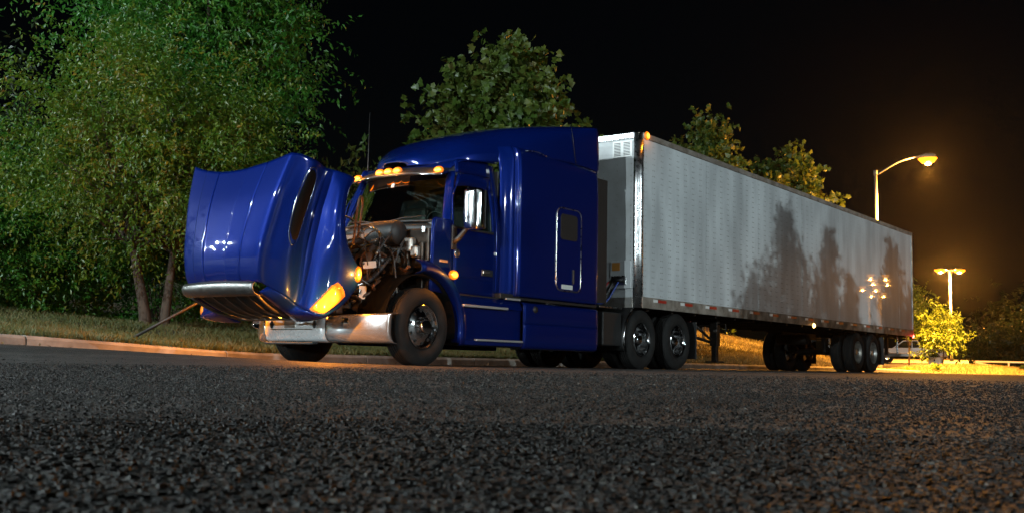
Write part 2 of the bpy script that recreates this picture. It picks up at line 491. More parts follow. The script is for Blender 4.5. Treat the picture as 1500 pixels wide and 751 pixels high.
ROAD = terrain('road', np.linspace(-45, 95, 141), np.linspace(-60, KY + .02, 90), road_z, ASPH)
VERGE = terrain('grass_verge', np.linspace(-45, 37, 130), np.linspace(KY + .12, 60, 80), verge_z, SOIL)
g = MB(); g.add([(-900, -900, -0.6), (900, -900, -0.6), (900, 900, -0.6), (-900, 900, -0.6)], [(0, 1, 2, 3)])
tag(g.build('ground', DARKSOIL), kind='structure')
lot = terrain('parking_lot', np.linspace(34, 190, 60), np.linspace(KY + .03, 120, 40), lambda x, y: -0.235 + .028 * np.clip(x - 47, 0, 50), DARKSOIL)

# kerb, stone by stone
kerb = MB()
kerb_root = empty('kerb', (0, 0, 0)); tag(kerb_root, kind='structure')
x = -20.0
ki = 0
while x < 34:
    L_ = 2.9 if ki % 3 else 3.05
    x1 = x + L_
    prof = [(KY, -.12), (KY + .015, .10), (KY + .045, .135), (KY + .16, .14), (KY + .165, -.12)]
    G = []
    for xx in np.linspace(x + .012, x1 - .012, 5):
        z0 = float(road_z(xx, KY))
        G.append([(xx, py + random.uniform(-.004, .004), z0 + pz + random.uniform(-.005, .005)) for py, pz in prof])
    m = MB().grid(G, smooth=False)
    n = len(prof)
    m.f.append(tuple(range(n))); m.sm.append(False)
    m.f.append(tuple(range(4 * n, 5 * n))); m.sm.append(False)
    m.build('kerb_stone', CONC, kerb_root)
    x = x1; ki += 1

# ------------------------------------------------------------------ lamps of the place and one added fill
def white_lot_lamp(i, x, y, h, w):
    z0 = float(tz(x, y))
    r = empty('lot_lamp', (x, y, z0))
    tag(r, ['tall white parking lot lamp ahead of the truck', 'white parking lot lamp beyond the verge, middle one', 'white parking lot lamp beyond the verge, nearest the trees',
            'white parking lot lamp beyond the verge, farthest from the trees', 'white parking lot lamp across the road from the trailer', 'white parking lot lamp farthest ahead down the road', 'added fill lamp across the road from the hood', 'white lamp in the far lot, right pole', 'white lamp in the far lot, left pole', 'white lamp in the far lot, farthest pole', 'white lamp in the far lot, nearest pole'][i], 'lamp post', 'white parking lot lamps')
    MB().tube([(0, 0, 0), (0, 0, h)], [.11, .06], 10).build('pole', POLE, r)
    d = Vector((8 - x, -1 - y, 0)).normalized()
    tube('arm', POLE, r, [(0, 0, h - .1), d * .9 + Vector((0, 0, h))], .035, 8)
    ang = math.atan2(d.y, d.x)
    rot = Matrix.Rotation(ang, 3, 'Z')
    c = d * 1.2 + Vector((0, 0, h))
    hd = box('lamp_head', IRON, r, c, (.7, .34, .12), .03, rot)
    MB().lathe([(.26, -.06), (.25, -.14), (.18, -.24), (0, -.28)], 16, 'z', c).build('lens', E_WHITE, r)
    light('lot_light', c + Vector((0, 0, -.38)), NEUTRAL, w, .08, r)
for i, a in enumerate(WHITE_LAMPS): white_lot_lamp(i, *a)

def street_lamp(base, head, label, watts):
    r = empty('street_lamp', base)
    tag(r, label, 'street lamp')
    b = Vector(base); hd = Vector(head) - b
    top = Vector((-.35, -.05, hd.z - .75))
    MB().tube([(0, 0, 0), (0, 0, .25), top], [.16, .10, .065], 12).build('pole', POLE, r)
    box('base_flange', POLE, r, (0, 0, .03), (.4, .4, .06), .01)
    tube('cap', POLE, r, [top, top + Vector((0, 0, .22))], .085, 10)
    pts = cr([top, top + (hd - top) * .45 + Vector((0, 0, .22)), hd + Vector((0, .45, .06)), hd + Vector((0, .2, .06))], 5)
    MB().tube(pts, .04, 8).build('arm', POLE, r)
    m = MB()
    for k, (t, w_, h_) in enumerate([(0, .05, .04), (.12, .12, .09), (.35, .17, .13), (.6, .15, .11), (.75, .05, .04)]): pass
    G = [[(hd.x + w_ * math.cos(a), hd.y + .3 - t, hd.z + .06 + h_ * math.sin(a)) for a in np.linspace(0, 2 * math.pi, 13)]
         for t, w_, h_ in [(0, .05, .04), (.12, .13, .08), (.35, .19, .12), (.6, .16, .10), (.75, .05, .04)]]
    MB().grid(G).build('lamp_head', POLE, r)
    G = [[(hd.x + w_ * math.cos(a), hd.y + .3 - t, hd.z - .03 + h_ * math.sin(a)) for a in np.linspace(math.pi, 2 * math.pi, 9)]
         for t, w_, h_ in [(.02, .06, .05), (.16, .25, .20), (.40, .31, .27), (.64, .25, .20), (.80, .06, .05)]]
    MB().grid(G).build('lens', E_SOD, r)
    light('street_light', hd + Vector((0, -.12, -.42)), SODIUM, watts, .06, r, spot=152, aim=(.1, .05, -1))
    light('bulb_light', hd + Vector((0, -.12, -.44)), SODIUM, 8000, .06, r)
    MB().lathe([(0, -.07), (.10, -.05), (.14, 0), (.10, .05), (0, .07)], 14, 'z', hd + Vector((0, -.12, -.27))).build('bulb', E_BULB, r)
street_lamp((36.2, 3.9, -.28), (36.78, 2.05, 9.05), 'lit sodium street lamp on curved single arm rising behind the trailer', 200000)

def twin_lamp(name, base, h, spread, label, watts, group=None, k_=1.25):
    r = empty(name, base); tag(r, label, 'street lamp', group)
    MB().tube([(0, 0, 0), (0, 0, .3), (0, 0, h)], [.2, .12, .08], 10).build('pole', POLE, r)
    for s in (-1, 1):
        d = Vector((spread[0] * s, spread[1] * s, 0))
        tube('arm', POLE, r, [(0, 0, h - .1), d + Vector((0, 0, h))], .05, 8)
        MB().lathe([(.0, .12), (.2, .1), (.36, .02), (.38, -.03)], 16, 'z', d + Vector((0, 0, h))).build('lamp_head', POLE, r)
        MB().lathe([(.42 * k_, -.03), (.40 * k_, -.15), (.24 * k_, -.27), (.0, -.31)], 16, 'z', d + Vector((0, 0, h))).build('lens', E_SOD, r)  # lens oversized to stand in for the lamp's bloom
        MB().lathe([(0, -.36), (.14 * k_, -.33), (.18 * k_, -.27), (.12 * k_, -.2)], 12, 'z', d + Vector((0, 0, h))).build('bulb', E_BULB, r)
        light('street_light', d + Vector((0, 0, h - .45)), SODIUM, watts, .06, r, spot=158, aim=(0, 0, -1))
        light('bulb_light', d + Vector((0, 0, h - .47)), SODIUM, watts * .2, .06, r)
twin_lamp('street_lamp', (89.1, 14.2, .93), 8.1, (.42, -.68), 'distant lit lamp post with two sodium heads on one pole', 90000)
pl = empty('post_lamp', (25.5, 6.8, float(tz(25.5, 6.8)))); tag(pl, 'low sodium post lamp on the bank hidden behind the trailer', 'lamp post')
MB().tube([(0, 0, -.1), (0, 0, 2.5)], [.06, .045], 10).build('pole', POLE, pl)
MB().lathe([(.05, 2.48), (.16, 2.56), (.18, 2.75), (.12, 2.86), (0, 2.9)], 14, 'z').build('lens', E_SOD, pl)
MB().lathe([(.2, 2.87), (.12, 2.93), (0, 2.96)], 14, 'z').build('cap', IRON, pl)
light('post_light', (0, -.02, 2.40), SODIUM, 7000, .06, pl)
for i, (x, y) in enumerate([(84, -21.5), (90, -23.2), (97, -26.5), (106, -28.5)]):
    twin_lamp('road_lamp', (x, y, -.25), 8.6, (.5, .5), ['sodium lamp post across the road, nearest', 'sodium lamp post across the road, second', 'sodium lamp post across the road, third', 'sodium lamp post across the road, fourth'][i], 2000, 'sodium lamps across the road', .8)

# ================================================================== tractor
N = -1  # the side towards the viewer is -y
truck = empty('semi_truck', (0, 0, 0))
tag(truck, 'blue semi truck tractor with its hood tilted open and amber lights lit', 'truck')

# ---- hood, tilted forward
HZc = [.96, 1.10, 1.35, 1.62, 1.90, 2.15, 2.32]
HXc = [-1.20, -1.25, -1.26, -1.22, -1.16, -1.08, -1.02]
HW = [.66, .68, .72, .77, .83, .89, .93]
cols = []
cols.append(list(zip(HXc, [0] * 7, HZc)))
C3x = [-1.13, -1.17, -1.175, -1.13, -1.07, -.98, -.92]
C3z = [.94, 1.08, 1.34, 1.64, 1.96, 2.28, 2.47]
def mixcol(f, dx=0):
    dx *= .5
    return [((HXc[k] * (1 - f * f) + C3x[k] * f * f) + dx, HW[k] * f * .95, HZc[k] * (1 - f * f) + C3z[k] * f * f) for k in range(7)]
cols += [mixcol(.28, -.004), mixcol(.31, -.022), mixcol(.36, -.024), mixcol(.62, -.012), mixcol(.66, .004), mixcol(.85)]
cols.append([(C3x[k], HW[k] - .04, C3z[k]) for k in range(7)])
cols.append([(C3x[k] + .035, HW[k] + .01, C3z[k]) for k in range(7)])
cols.append([(C3x[k] + .11, HW[k] + .035, z) for k, z in enumerate([.90, 1.04, 1.30, 1.62, 1.95, 2.27, 2.47])])
def col(xs, ys, zs): cols.append(list(zip(xs, ys, zs)))
col([-.85, -.86, -.86, -.82, -.76, -.68, -.62], [.80, .84, .88, .92, .96, .99, 1.01], [.80, .95, 1.22, 1.56, 1.90, 2.22, 2.42])
col([-.66, -.64, -.62, -.60, -.55, -.47, -.42], [.80, .81, .82, .84, .88, .92, .96], [.70, .88, 1.17, 1.52, 1.86, 2.18, 2.37])
col([-.63, -.58, -.53, -.50, -.46, -.38, -.33], [.98, 1.02, 1.05, 1.06, 1.06, 1.07, 1.08], [.62, .83, 1.14, 1.50, 1.84, 2.16, 2.33])
col([-.56, -.44, -.36, -.42, -.42, -.34, -.22], [1.12, 1.17, 1.20, 1.21, 1.20, 1.18, 1.16], [.58, .79, 1.10, 1.46, 1.80, 2.12, 2.29])
col([-.50, -.22, -.05, -.27, -.33, -.26, -.12], [1.13, 1.20, 1.23, 1.235, 1.225, 1.20, 1.17], [.56, .77, 1.08, 1.42, 1.75, 2.08, 2.26])
half = np.array(cols)                                  # (ncol, 7, 3)
near = half * np.array([1, -1, 1])
HC = np.concatenate([half[:0:-1], near])               # far edge ... centre ... near edge
HS = surf(HC, 5, 5)
hood = MB().grid(HS)
# corner skin between the grille sides and the front of the fenders
for s in (1, -1):
    top = [np.array(half[k][0]) * (1, s, 1) for k in (9, 10, 11, 12, 13, 14)]
    bot = [np.array(q) * (1, s, 1) for q in [(-1.10, .64, .83), (-.93, .605, .75), (-.72, .57, .655), (-.60, .55, .60), (-.46, .53, .54), (-.40, .51, .515)]]
    mid = [(a * .5 + b * .5) + np.array((-.03, 0, -.02)) for a, b in zip(top, bot)]
    hood.grid(surf([top, mid, bot], 4, 4))
hood = hood.build('hood', PAINT, truck, solid=.016, offset=0)

def HP(u, t):
    """point on the near hood skin: u in columns from the centre (0..14), t in 0..1"""
    i = (len(half) - 1 + u) * 5; j = t * 30
    i = min(max(i, 0), HS.shape[0] - 1.001); j = min(max(j, 0), HS.shape[1] - 1.001)
    a, b = int(i), int(j); fa, fb = i - a, j - b
    return (HS[a, b] * (1 - fa) + HS[a + 1, b] * fa) * (1 - fb) + (HS[a, b + 1] * (1 - fa) + HS[a + 1, b + 1] * fa) * fb
def HN(u, t):
    d1 = HP(u + .1, t) - HP(u - .1, t); d2 = HP(u, min(t + .02, 1)) - HP(u, max(t - .02, 0))
    n = np.cross(d1, d2); n /= np.linalg.norm(n)
    c = np.array((-.2, 0, 1.4)) - HP(u, t)
    return n if n @ c < 0 else -n
def patch(poly, off, nu=8, nv=8, rnd=0.0):
    """quad patch (4 corners in u,t) lying on the skin, pushed out by off"""
    G = []
    for a in np.linspace(0, 1, nu):
        row = []
        for b in np.linspace(0, 1, nv):
            a_, b_ = 2 * a - 1, 2 * b - 1
            a2 = (a_ * math.sqrt(1 - rnd * b_ * b_ / 2) + 1) / 2; b2 = (b_ * math.sqrt(1 - rnd * a_ * a_ / 2) + 1) / 2
            p0 = np.array(poly[0]) * (1 - b2) + np.array(poly[1]) * b2
            p1 = np.array(poly[3]) * (1 - b2) + np.array(poly[2]) * b2
            q = p0 * (1 - a2) + p1 * a2
            e = 1 - max(abs(2 * a - 1), abs(2 * b - 1)) ** 6
            row.append(HP(*q) + HN(*q) * off * e)
        G.append(row)
    return np.array(G)
for s in (-1, 1):
    fl = np.array((1, -s, 1))
    G = patch([(11.9, .01), (13.3, .01), (13.75, .20), (12.9, .30)], .03, 8, 8, .35) * fl
    h = MB().grid(G).build('headlight', LENS, hood, solid=.01)
    # rim round the headlight
    rim = [G[0, j] for j in range(8)] + [G[i, 7] for i in range(1, 8)] + [G[7, j] for j in range(6, -1, -1)] + [G[i, 0] for i in range(6, 0, -1)]
    MB().tube(rim + [rim[0]], .009, 6).build('headlight_rim', BLACK, hood)
    # intake vent: black patch standing in for the shaded opening, chrome edge
    G = patch([(9.7, .97), (10.75, .86), (10.3, .40), (9.55, .44)], .012, 12, 8, .85) * fl
    MB().grid(G).build('intake_vent', FLATBLACK, hood, solid=.006)
    rim = [G[0, j] for j in range(8)] + [G[i, 7] for i in range(1, 12)] + [G[11, j] for j in range(6, -1, -1)] + [G[i, 0] for i in range(10, 0, -1)]
    rim = cr(np.array(rim + [rim[0]]), 2)
    MB().tube(rim, .012, 6).build('vent_trim', CHROME, hood)
    for k in range(1, 6):
        a = G[k * 2, 0]; b = G[k * 2, 7]
        MB().tube([a, (a + b) / 2 + np.array((0, -s * -.004, 0)), b], .006, 6).build('vent_slat', FLATBLACK, hood)
    # turn signal low on the wheel arch edge
    q = HP(13.9, .34) * fl; nn = HN(13.6, .34) * fl
    ts = MB().lathe([(0, .03), (.03, .028), (.055, .02), (.075, .006), (.08, -.012)], 16, 'y')
    o = ts.build('turn_signal', E_AMBER if s < 0 else LENS, hood)
    o.location = q + nn * .012; o.scale = (.7, 1, 1.25)
    o.rotation_euler = Vector(nn).to_track_quat('Y', 'Z').to_euler()
    if s < 0:
        light('turn_signal_light', Vector(q + nn * .12), AMBER, 45, .0, hood)
        light('headlight_light', Vector(HP(12.9, .08) * fl + HN(12.9, .08) * fl * .16), AMBER, 150, .0, hood)
# chrome crown over the grille
G = []
for y in np.linspace(-.66, .66, 25):
    c = 1 - (abs(y) / .66) ** 3
    e = (y / .66) ** 2
    G.append([(-1.175 - .045 * c, y, .965 - .02 * e), (-1.205 - .045 * c, y, .93 - .02 * e), (-1.20 - .045 * c, y, .86 - .01 * e), (-1.15 - .04 * c, y, .805), (-1.08 - .03 * c, y, .79)])
MB().grid(surf(G, 1, 4)).build('grille_crown', CROWN, hood, solid=.008)
# grille under the crown: dark back, frame and long bars
def gp(y, t, d=0):   # y in -1..1, t from crown (0) to the lower end (1)
    hw = .62 * (1 - t) + .49 * t
    return (-1.12 + .75 * t - .10 * math.sin(math.pi * t) * .4 + d * .35, y * hw, .81 - .26 * t - .045 * math.sin(math.pi * t) + d)
G = [[gp(y, t, .05) for t in np.linspace(0, 1, 9)] for y in np.linspace(-1, 1, 17)]
MB().grid(G).build('grille_mesh', BLACK, hood)
for y in np.linspace(-.72, .72, 5):
    G = [[np.array(gp(y, t, e)) + np.array((0, w, 0)) for w, e in ((-.012, .02), (-.012, -.004), (.012, -.004), (.012, .02))] for t in np.linspace(.02, .98, 9)]
    MB().grid(G, smooth=False).build('grille_bar', GRILLE, hood)
fr = [gp(-1, t) for t in np.linspace(0, 1, 8)] + [gp(y, 1) for y in np.linspace(-.9, .9, 8)] + [gp(1, t) for t in np.linspace(1, 0, 8)]
MB().tube(fr, .018, 8).build('grille_frame', GRILLE, hood)

# ---- bumper
def bumper_x(y):
    a = abs(y)
    return 0.0 + .05 * (a / .55) ** 2 if a < .56 else 0.052 + .50 * ((a - .56) / .66) ** 1.7
def bump_rows(y0, y1, n):
    G = []
    for y in np.linspace(y0, y1, n):
        xb = bumper_x(y); e = max(0, abs(y) - .56) / .66
        zt = .60 + .06 * e
        G.append([(xb + .16, y * .98, zt - .002), (xb + .03, y, zt), (xb + .004, y, zt - .03), (xb - .006, y, .50), (xb - .004, y, .40), (xb + .012, y, .345), (xb + .05, y, .295), (xb + .16, y * .985, .275)])
    return surf(G, 1, 3)
bumper = MB().grid(bump_rows(-.558, .558, 13)).build('bumper', BUMPER, truck, solid=.006)
for s in (-1, 1):
    MB().grid(bump_rows(s * .566, s * 1.22, 17)).build('bumper_end', BUMPER2, bumper, solid=.006)
    ov = [(.032 * math.cos(a) * 1.0, .05 * math.sin(a)) for a in np.linspace(0, 2 * math.pi, 15)[:-1]]
    MB().prism([(s * .40 + u, .50 + w) for u, w in ov], 'x', -.016 + bumper_x(.4), .02).build('tow_hole_disc', BLACK, bumper)  # dark oval stands in for the shade inside the tow hole
    # fog lamp, set in the bend
    yy = .80; xb = bumper_x(yy)
    o = MB().lathe([(0, -.012), (.07, -.016), (.085, -.03), (.095, -.02), (.10, .03)], 20, 'x').build('fog_lamp', CHROME, bumper)
    o.location = (xb + .01, s * yy, .52); o.rotation_euler = (0, 0, s * R(38)); o.scale = (1, 1.15, .75)
MB().box((-.013, .02, .515), (.012, .21, .115), .006).build('plate_holder', ALU, bumper)
MB().box((-.012, 0, .438), (.012, .78, .012), .004).build('bumper_crease', CHROME, bumper)
MB().box((-.004, 0, .262), (.10, .9, .03), .01).build('air_dam', BLACK, bumper)

# ---- cab
def side_y(z, base=1.06):
    return -(base - .15 * max(0, (z - 1.9) / .95) ** 1.5 - .02 * max(0, (1.5 - z)))
def sidepanel(poly_rows, nu=3, nv=3, s=1, base=1.06, dy=0):
    G = [[(x, (side_y(z, base) + dy) * s, z) for x, z in row] for row in poly_rows]
    return surf(G, nu, nv)
cab = None
for s in (1, -1):
    m = MB()
    # cowl side, in front of the door
    m.grid(sidepanel([[(1.44, 1.0), (1.44, 1.5), (1.46, 1.92), (1.52, 2.0)], [(1.90, .98), (1.90, 1.5), (1.88, 1.92), (1.86, 2.0)]], 6, 4, s))
    # windscreen pillar
    m.grid(surf([[(1.80, -.945 * s, 1.96), (1.92, -.87 * s, 2.35), (2.06, -.79 * s, 2.70)], [(1.80, -.985 * s, 1.96), (1.92, -.925 * s, 2.35), (2.05, -.86 * s, 2.72)],
                 [(1.86, -1.05 * s, 1.96), (1.95, -1.0 * s, 2.35), (2.08, -.93 * s, 2.72)]], 4, 5))
    # rear post and header above the door glass
    m.grid(sidepanel([[(2.86, 1.0), (2.86, 1.6), (2.86, 2.3), (2.86, 2.93)], [(2.97, 1.0), (2.97, 1.6), (2.97, 2.3), (2.97, 2.93)]], 2, 5, s))
    m.grid(sidepanel([[(2.06, 2.70), (2.4, 2.73), (2.86, 2.74)], [(2.10, 2.90), (2.4, 2.95), (2.86, 2.98)]], 3, 4, s))
    o = m.build('cab_side' if s < 0 else 'cab_side', PAINT, truck, solid=.02)
    # door: lower skin and window frame
    d = MB()
    d.grid(sidepanel([[(1.915, .99), (2.4, .985), (2.85, .98)], [(1.91, 1.22), (2.4, 1.215), (2.85, 1.21)], [(1.905, 1.235), (2.4, 1.23), (2.85, 1.225)], [(1.905, 1.5), (2.4, 1.5), (2.85, 1.5)], [(1.89, 1.90), (2.4, 1.91), (2.85, 1.92)]], 4, 6, s, dy=-.012))
    d.grid(sidepanel([[(2.76, 1.90), (2.76, 2.2), (2.75, 2.53)], [(2.85, 1.90), (2.85, 2.2), (2.85, 2.53)]], 2, 5, s, dy=-.012))
    d.grid(sidepanel([[(2.00, 2.49), (2.3, 2.54), (2.75, 2.53)], [(2.09, 2.69), (2.4, 2.72), (2.85, 2.725)]], 2, 5, s, dy=-.012))
    d.grid(sidepanel([[(2.75, 2.53), (2.85, 2.53)], [(2.80, 2.70), (2.85, 2.725)]], 2, 2, s, dy=-.012))
    d.grid(sidepanel([[(1.88, 1.90), (1.90, 2.3), (2.00, 2.49)], [(1.895, 1.90), (1.925, 2.3), (2.03, 2.51)]], 2, 5, s, dy=-.012))
    door = d.build('door', PAINT, truck, solid=.02)
    MB().grid(sidepanel([[(1.895, 1.91), (1.925, 2.3), (2.03, 2.51)], [(2.4, 1.91), (2.4, 2.3), (2.4, 2.54)], [(2.76, 1.91), (2.76, 2.3), (2.755, 2.53)]], 4, 4, s, dy=.012)).build('side_window', DGLASS, door)
    tube('window_seal', BLACK, door, [(2.22, (side_y(1.91) - .006) * s, 1.91), (2.26, (side_y(2.2) - .006) * s, 2.2), (2.30, (side_y(2.53) - .004) * s, 2.53)], .012, 6)
    box('window_sill', BLACK, door, (2.33, (side_y(1.9) - .02) * s, 1.905), (.90, .03, .03), .008)
    box('handle_recess', BLACK, door, (2.66, (side_y(1.33) - .018) * s, 1.33), (.26, .03, .10), .012)
    box('door_handle', STEEL, door, (2.63, (side_y(1.33) - .036) * s, 1.335), (.17, .018, .035), .008)
    box('hinge_trim', STEEL, door, (2.862, (side_y(1.9) - .022) * s, 1.62), (.012, .012, .05), .003)
    o = MB().lathe([(0, -.012), (.05, -.012), (.062, -.006), (.064, .01)], 20, 'y').build('round_badge', STEEL, door)
    o.location = (1.97, (side_y(1.55) - .018) * s, 1.55); 
    if s < 0: o.rotation_euler = (0, 0, math.pi)
    box('name_plate', ALU, truck, (1.70, (side_y(1.42) - .014) * s, 1.42), (.17, .012, .035), .004)
    # mirror on its arm
    mc = Vector((1.98, -1.36 * s, 2.14))
    G = []
    for a in np.linspace(0, 2 * math.pi, 25):
        cx = abs(math.cos(a)) ** .55 * math.copysign(1, math.cos(a)); sy = abs(math.sin(a)) ** .7 * math.copysign(1, math.sin(a))
        G.append([(mc.x + cx * .075 * k - .01, mc.y + sy * .155 * k * 1.0, mc.z + zz) for zz, k in [(-.29, .1), (-.285, .7), (-.26, .95), (-.2, 1), (.2, 1), (.26, .95), (.285, .7), (.29, .1)]])
    mir = MB().grid(surf(G, 1, 3)).build('mirror', CHROME, door)
    box('mirror_glass', DGLASS, mir, (mc.x + .085, mc.y, mc.z), (.012, .25, .48), .004)
    box('mirror_back', BLACK, mir, (mc.x + .074, mc.y, mc.z), (.02, .29, .53), .008)
    tube('mirror_arm', BLACK, door, [(1.90, (side_y(1.75) - .005) * s, 1.70), (1.93, -1.14 * s, 1.75), (1.97, -1.27 * s, 1.90), (1.985, -1.33 * s, 2.0)], [.05, .04, .03, .028], 8)
    box('mirror_base', BLACK, door, (1.905, (side_y(1.75) - .018) * s, 1.76), (.11, .025, .34), .012)
# windscreen
def ws(y, t):
    xb = 1.80 - .26 * (1 - (abs(y) / .95) ** 2.2); xt = 2.05 - .24 * (1 - (abs(y) / .95) ** 2.2)
    yy = y * (1 - t) + y * (.80 / .95) * t
    return (xb * (1 - t) + xt * t, yy, 1.985 * (1 - t) + (2.685) * t)
MB().grid([[ws(y, t) for t in np.linspace(0, 1, 8)] for y in np.linspace(-.95, .95, 25)]).build('windscreen', GLASS, truck)
tube('windscreen_seal', BLACK, truck, [ws(y, 0) for y in np.linspace(-.95, .95, 15)], .022, 6)
for y0, y1 in ((-.75, -.02), (.05, .78)):
    a = Vector(ws(y0 * .15, -.01)) + Vector((-.03, 0, .0)); b = Vector(ws(y1 if y0 > 0 else y0, .10)) + Vector((-.03, 0, 0))
    tube('wiper', BLACK, truck, [a, (a + b) / 2 + Vector((-.03, 0, .015)), b], .010, 6)
cw = [[(x0 + dx, y, z0) for dx, z0 in ((.0, 1.80), (-.05, 1.86), (-.03, 1.93), (.04, 1.97))] for y, x0 in [(y, ws(y, 0)[0]) for y in np.linspace(-.96, .96, 17)]]
MB().grid(surf(cw, 1, 3)).build('cowl', BLACK, truck, solid=.01)
box('inspection_sticker', LABELW, truck, Vector(ws(-.05, .80)) + Vector((-.006, 0, 0)), (.004, .055, .06), .001, Matrix.Rotation(R(18), 3, 'Y'))
# cab roof and visor
rf = []
for y in np.linspace(-1, 1, 15):
    e = abs(y) ** 2.5
    rf.append([(1.82 + .23 * e, y * .80, 2.69 + .0 * e), (1.86 + .22 * e, y * .84, 2.79 - .02 * e), (2.2, y * .93, 2.93 - .04 * e), (2.6, y * .95, 3.0 - .05 * e), (2.99, y * .96, 3.03 - .05 * e)])
MB().grid(surf(rf, 2, 4)).build('cab_roof', PAINT, truck, solid=.02)
vz = []
for y in np.linspace(-1, 1, 17):
    e = abs(y) ** 2.4
    vz.append([(1.86 + .22 * e, y * .86, 2.80 - .03 * e), (1.76 + .20 * e, y * .87, 2.76 - .03 * e), (1.66 + .20 * e, y * .87, 2.695 - .02 * e), (1.655 + .20 * e, y * .87, 2.67 - .02 * e)])
visor = MB().grid(surf(vz, 1, 3)).build('sun_visor', BLACK, truck, solid=.012)
tube('visor_lip', CHROME, visor, [(1.652 + .20 * abs(y) ** 2.4, y * .87, 2.668 - .02 * abs(y) ** 2.4) for y in np.linspace(-1, 1, 21)], .011, 6)
for y in (-.80, -.17, 0, .17, .74):
    e = (abs(y) / .87) ** 2.4
    p_ = Vector((1.69 + .20 * e, y, 2.735 - .025 * e))
    o = MB().lathe([(0, -.03), (.03, -.028), (.055, -.02), (.075, -.004), (.08, .012)], 16, 'x').build('marker_lamp', E_AMBER, truck, loc=p_)
    o.scale = (1, 1.15, .75)
    light('marker_light', p_ + Vector((-.10, 0, .02)), AMBER, 9, .0, truck)
# cab interior
box('dashboard', DASH, truck, (1.95, 0, 1.90), (.5, 1.8, .16), .04)
MB().lathe([(.20, -.015), (.215, 0), (.20, .015), (.185, 0), (.20, -.015)], 28, 'x').build('steering_wheel', BLACK, truck, loc=(2.28, -.48, 2.02)).rotation_euler = (0, R(-30), 0)
for y in (-.48, .48):
    box('seat', IRON, truck, (2.62, y, 1.55), (.5, .5, .2), .06)
    box('seat_back', IRON, truck, (2.86, y, 2.0), (.14, .48, .8), .06)
cu = [[(x, .95 - .03 * math.sin(x * 75), z) for z in (2.03, 2.2, 2.36)] for x in np.linspace(2.12, 2.74, 90)]
box('cab_back', BLACK, truck, (2.985, 0, 1.95), (.02, 2.0, 1.8), .004)
MB().grid(cu).build('curtain', CURTAIN, truck)
box('cab_floor', BLACK, truck, (2.2, 0, 1.06), (1.5, 2.02, .06), .01)
box('firewall', GUNK, truck, (1.50, 0, 1.45), (.06, 2.0, .80), .02)
# whip antenna on the far side
tube('antenna', BLACK, truck, [(2.5, 1.2, 2.2), (2.5, 1.2, 3.92)], [.012, .005], 6)
tube('antenna_foot', BLACK, truck, [(2.5, 1.02, 2.25), (2.5, 1.2, 2.2)], .015, 6)

# ---- roof fairing
FX = [1.74, 1.86, 2.1, 2.5, 3.0, 3.6, 4.3, 5.0, 5.40]
FT = [2.88, 2.98, 3.12, 3.32, 3.50, 3.68, 3.83, 3.94, 3.98]
FWd = [.22, .46, .70, .88, 1.0, 1.10, 1.17, 1.205, 1.215]
FB = [2.83, 2.84, 2.87, 2.93, 3.00, 3.15, 3.22, 3.22, 3.19]
rows = []
for xk, zt, w, zb in zip(FX, FT, FWd, FB):
    h = zt - zb
    fr_ = np.clip((xk - 3.0) / 2.4, 0, 1)   # squarer towards the rear
    sec = [(0, zt), (.40 * w, zt - .03 * h * (1 - fr_)), (.72 * w, zt - (.12 * (1 - fr_) + .01) * h), (.90 * w, zt - (.30 * (1 - fr_) + .04) * h), (.98 * w, zt - (.52 * (1 - fr_) + .13) * h), (w, zb + .25 * h * (1 - .2 * fr_)), (w * 1.0, zb)]
    half_ = [(xk + (.10 * (1 - fr_) * (y / max(w, .01)) ** 2 if xk < 2.4 else 0), y, z) for y, z in sec]
    rows.append([(x, y, z) for x, y, z in half_[:0:-1]] + [(x, -y, z) for x, y, z in half_])
FS = surf(rows, 6, 4)
fair = MB().grid(FS).build('roof_fairing', PAINT, truck, solid=.02)
tube('fairing_trim', STEEL, fair, [(3.35 + .55 * t, -1.215 - .008, 3.205 + .03 * math.sin(t * 3.1)) for t in np.linspace(0, 1, 9)], .008, 6)
tube('fairing_seam', BLACK, fair, [(4.62, -1.19, 3.80), (4.66, -1.20, 3.6), (4.72, -1.214, 3.24)], .005, 5)

# ---- sleeper
srow = []
for z, k in [(1.06, -.03), (1.10, 0), (1.8, .005), (2.6, .005), (3.0, 0), (3.16, -.012), (3.24, -.05)]:
    sec = [(2.975, 1.03), (3.0, 1.075), (3.06, 1.135), (3.12, 1.165), (3.16, 1.172), (3.175, 1.195), (3.20, 1.213), (3.27, 1.22), (4.3, 1.222), (5.2, 1.222), (5.38, 1.215), (5.41, 1.19)]
    tp = 0.0 if z < 2.9 else (z - 2.9) * .25
    half_ = [(x, y + k - tp * (1 if x < 3.1 else .3), z) for x, y in sec]
    srow.append([(x, y, z) for x, y, z in half_[::-1]])
far = MB().grid(surf(srow, 5, 3)).build('sleeper', PAINT, truck, solid=.02)
m = MB().grid(surf([[(x, -y, z) for x, y, z in r] for r in srow], 5, 3))
m.grid(surf([[(5.40, 1.19, 1.06), (5.40, 0, 1.06), (5.40, -1.19, 1.06)], [(5.40, 1.19, 3.2), (5.40, 0, 3.2), (5.40, -1.19, 3.2)]], 2, 4))
sleeper = m.build('sleeper', PAINT, truck, solid=.02)
def rrect(x0, x1, z0, z1, r, n=6):
    out = []
    for cx, cz, a0 in ((x1 - r, z1 - r, 0), (x0 + r, z1 - r, 90), (x0 + r, z0 + r, 180), (x1 - r, z0 + r, 270)):
        for k in range(n + 1):
            a = R(a0 + 90 * k / n); out.append((cx + r * math.cos(a), cz + r * math.sin(a)))
    return out
o_ = rrect(4.17, 4.86, 1.19, 2.47, .12)
MB().prism(o_, 'y', -1.245, -1.225).build('luggage_door', PAINT, sleeper)
MB().tube([(x, -1.243, z) for x, z in o_ + o_[:1]], .011, 6).build('luggage_door_frame', STEEL, sleeper)
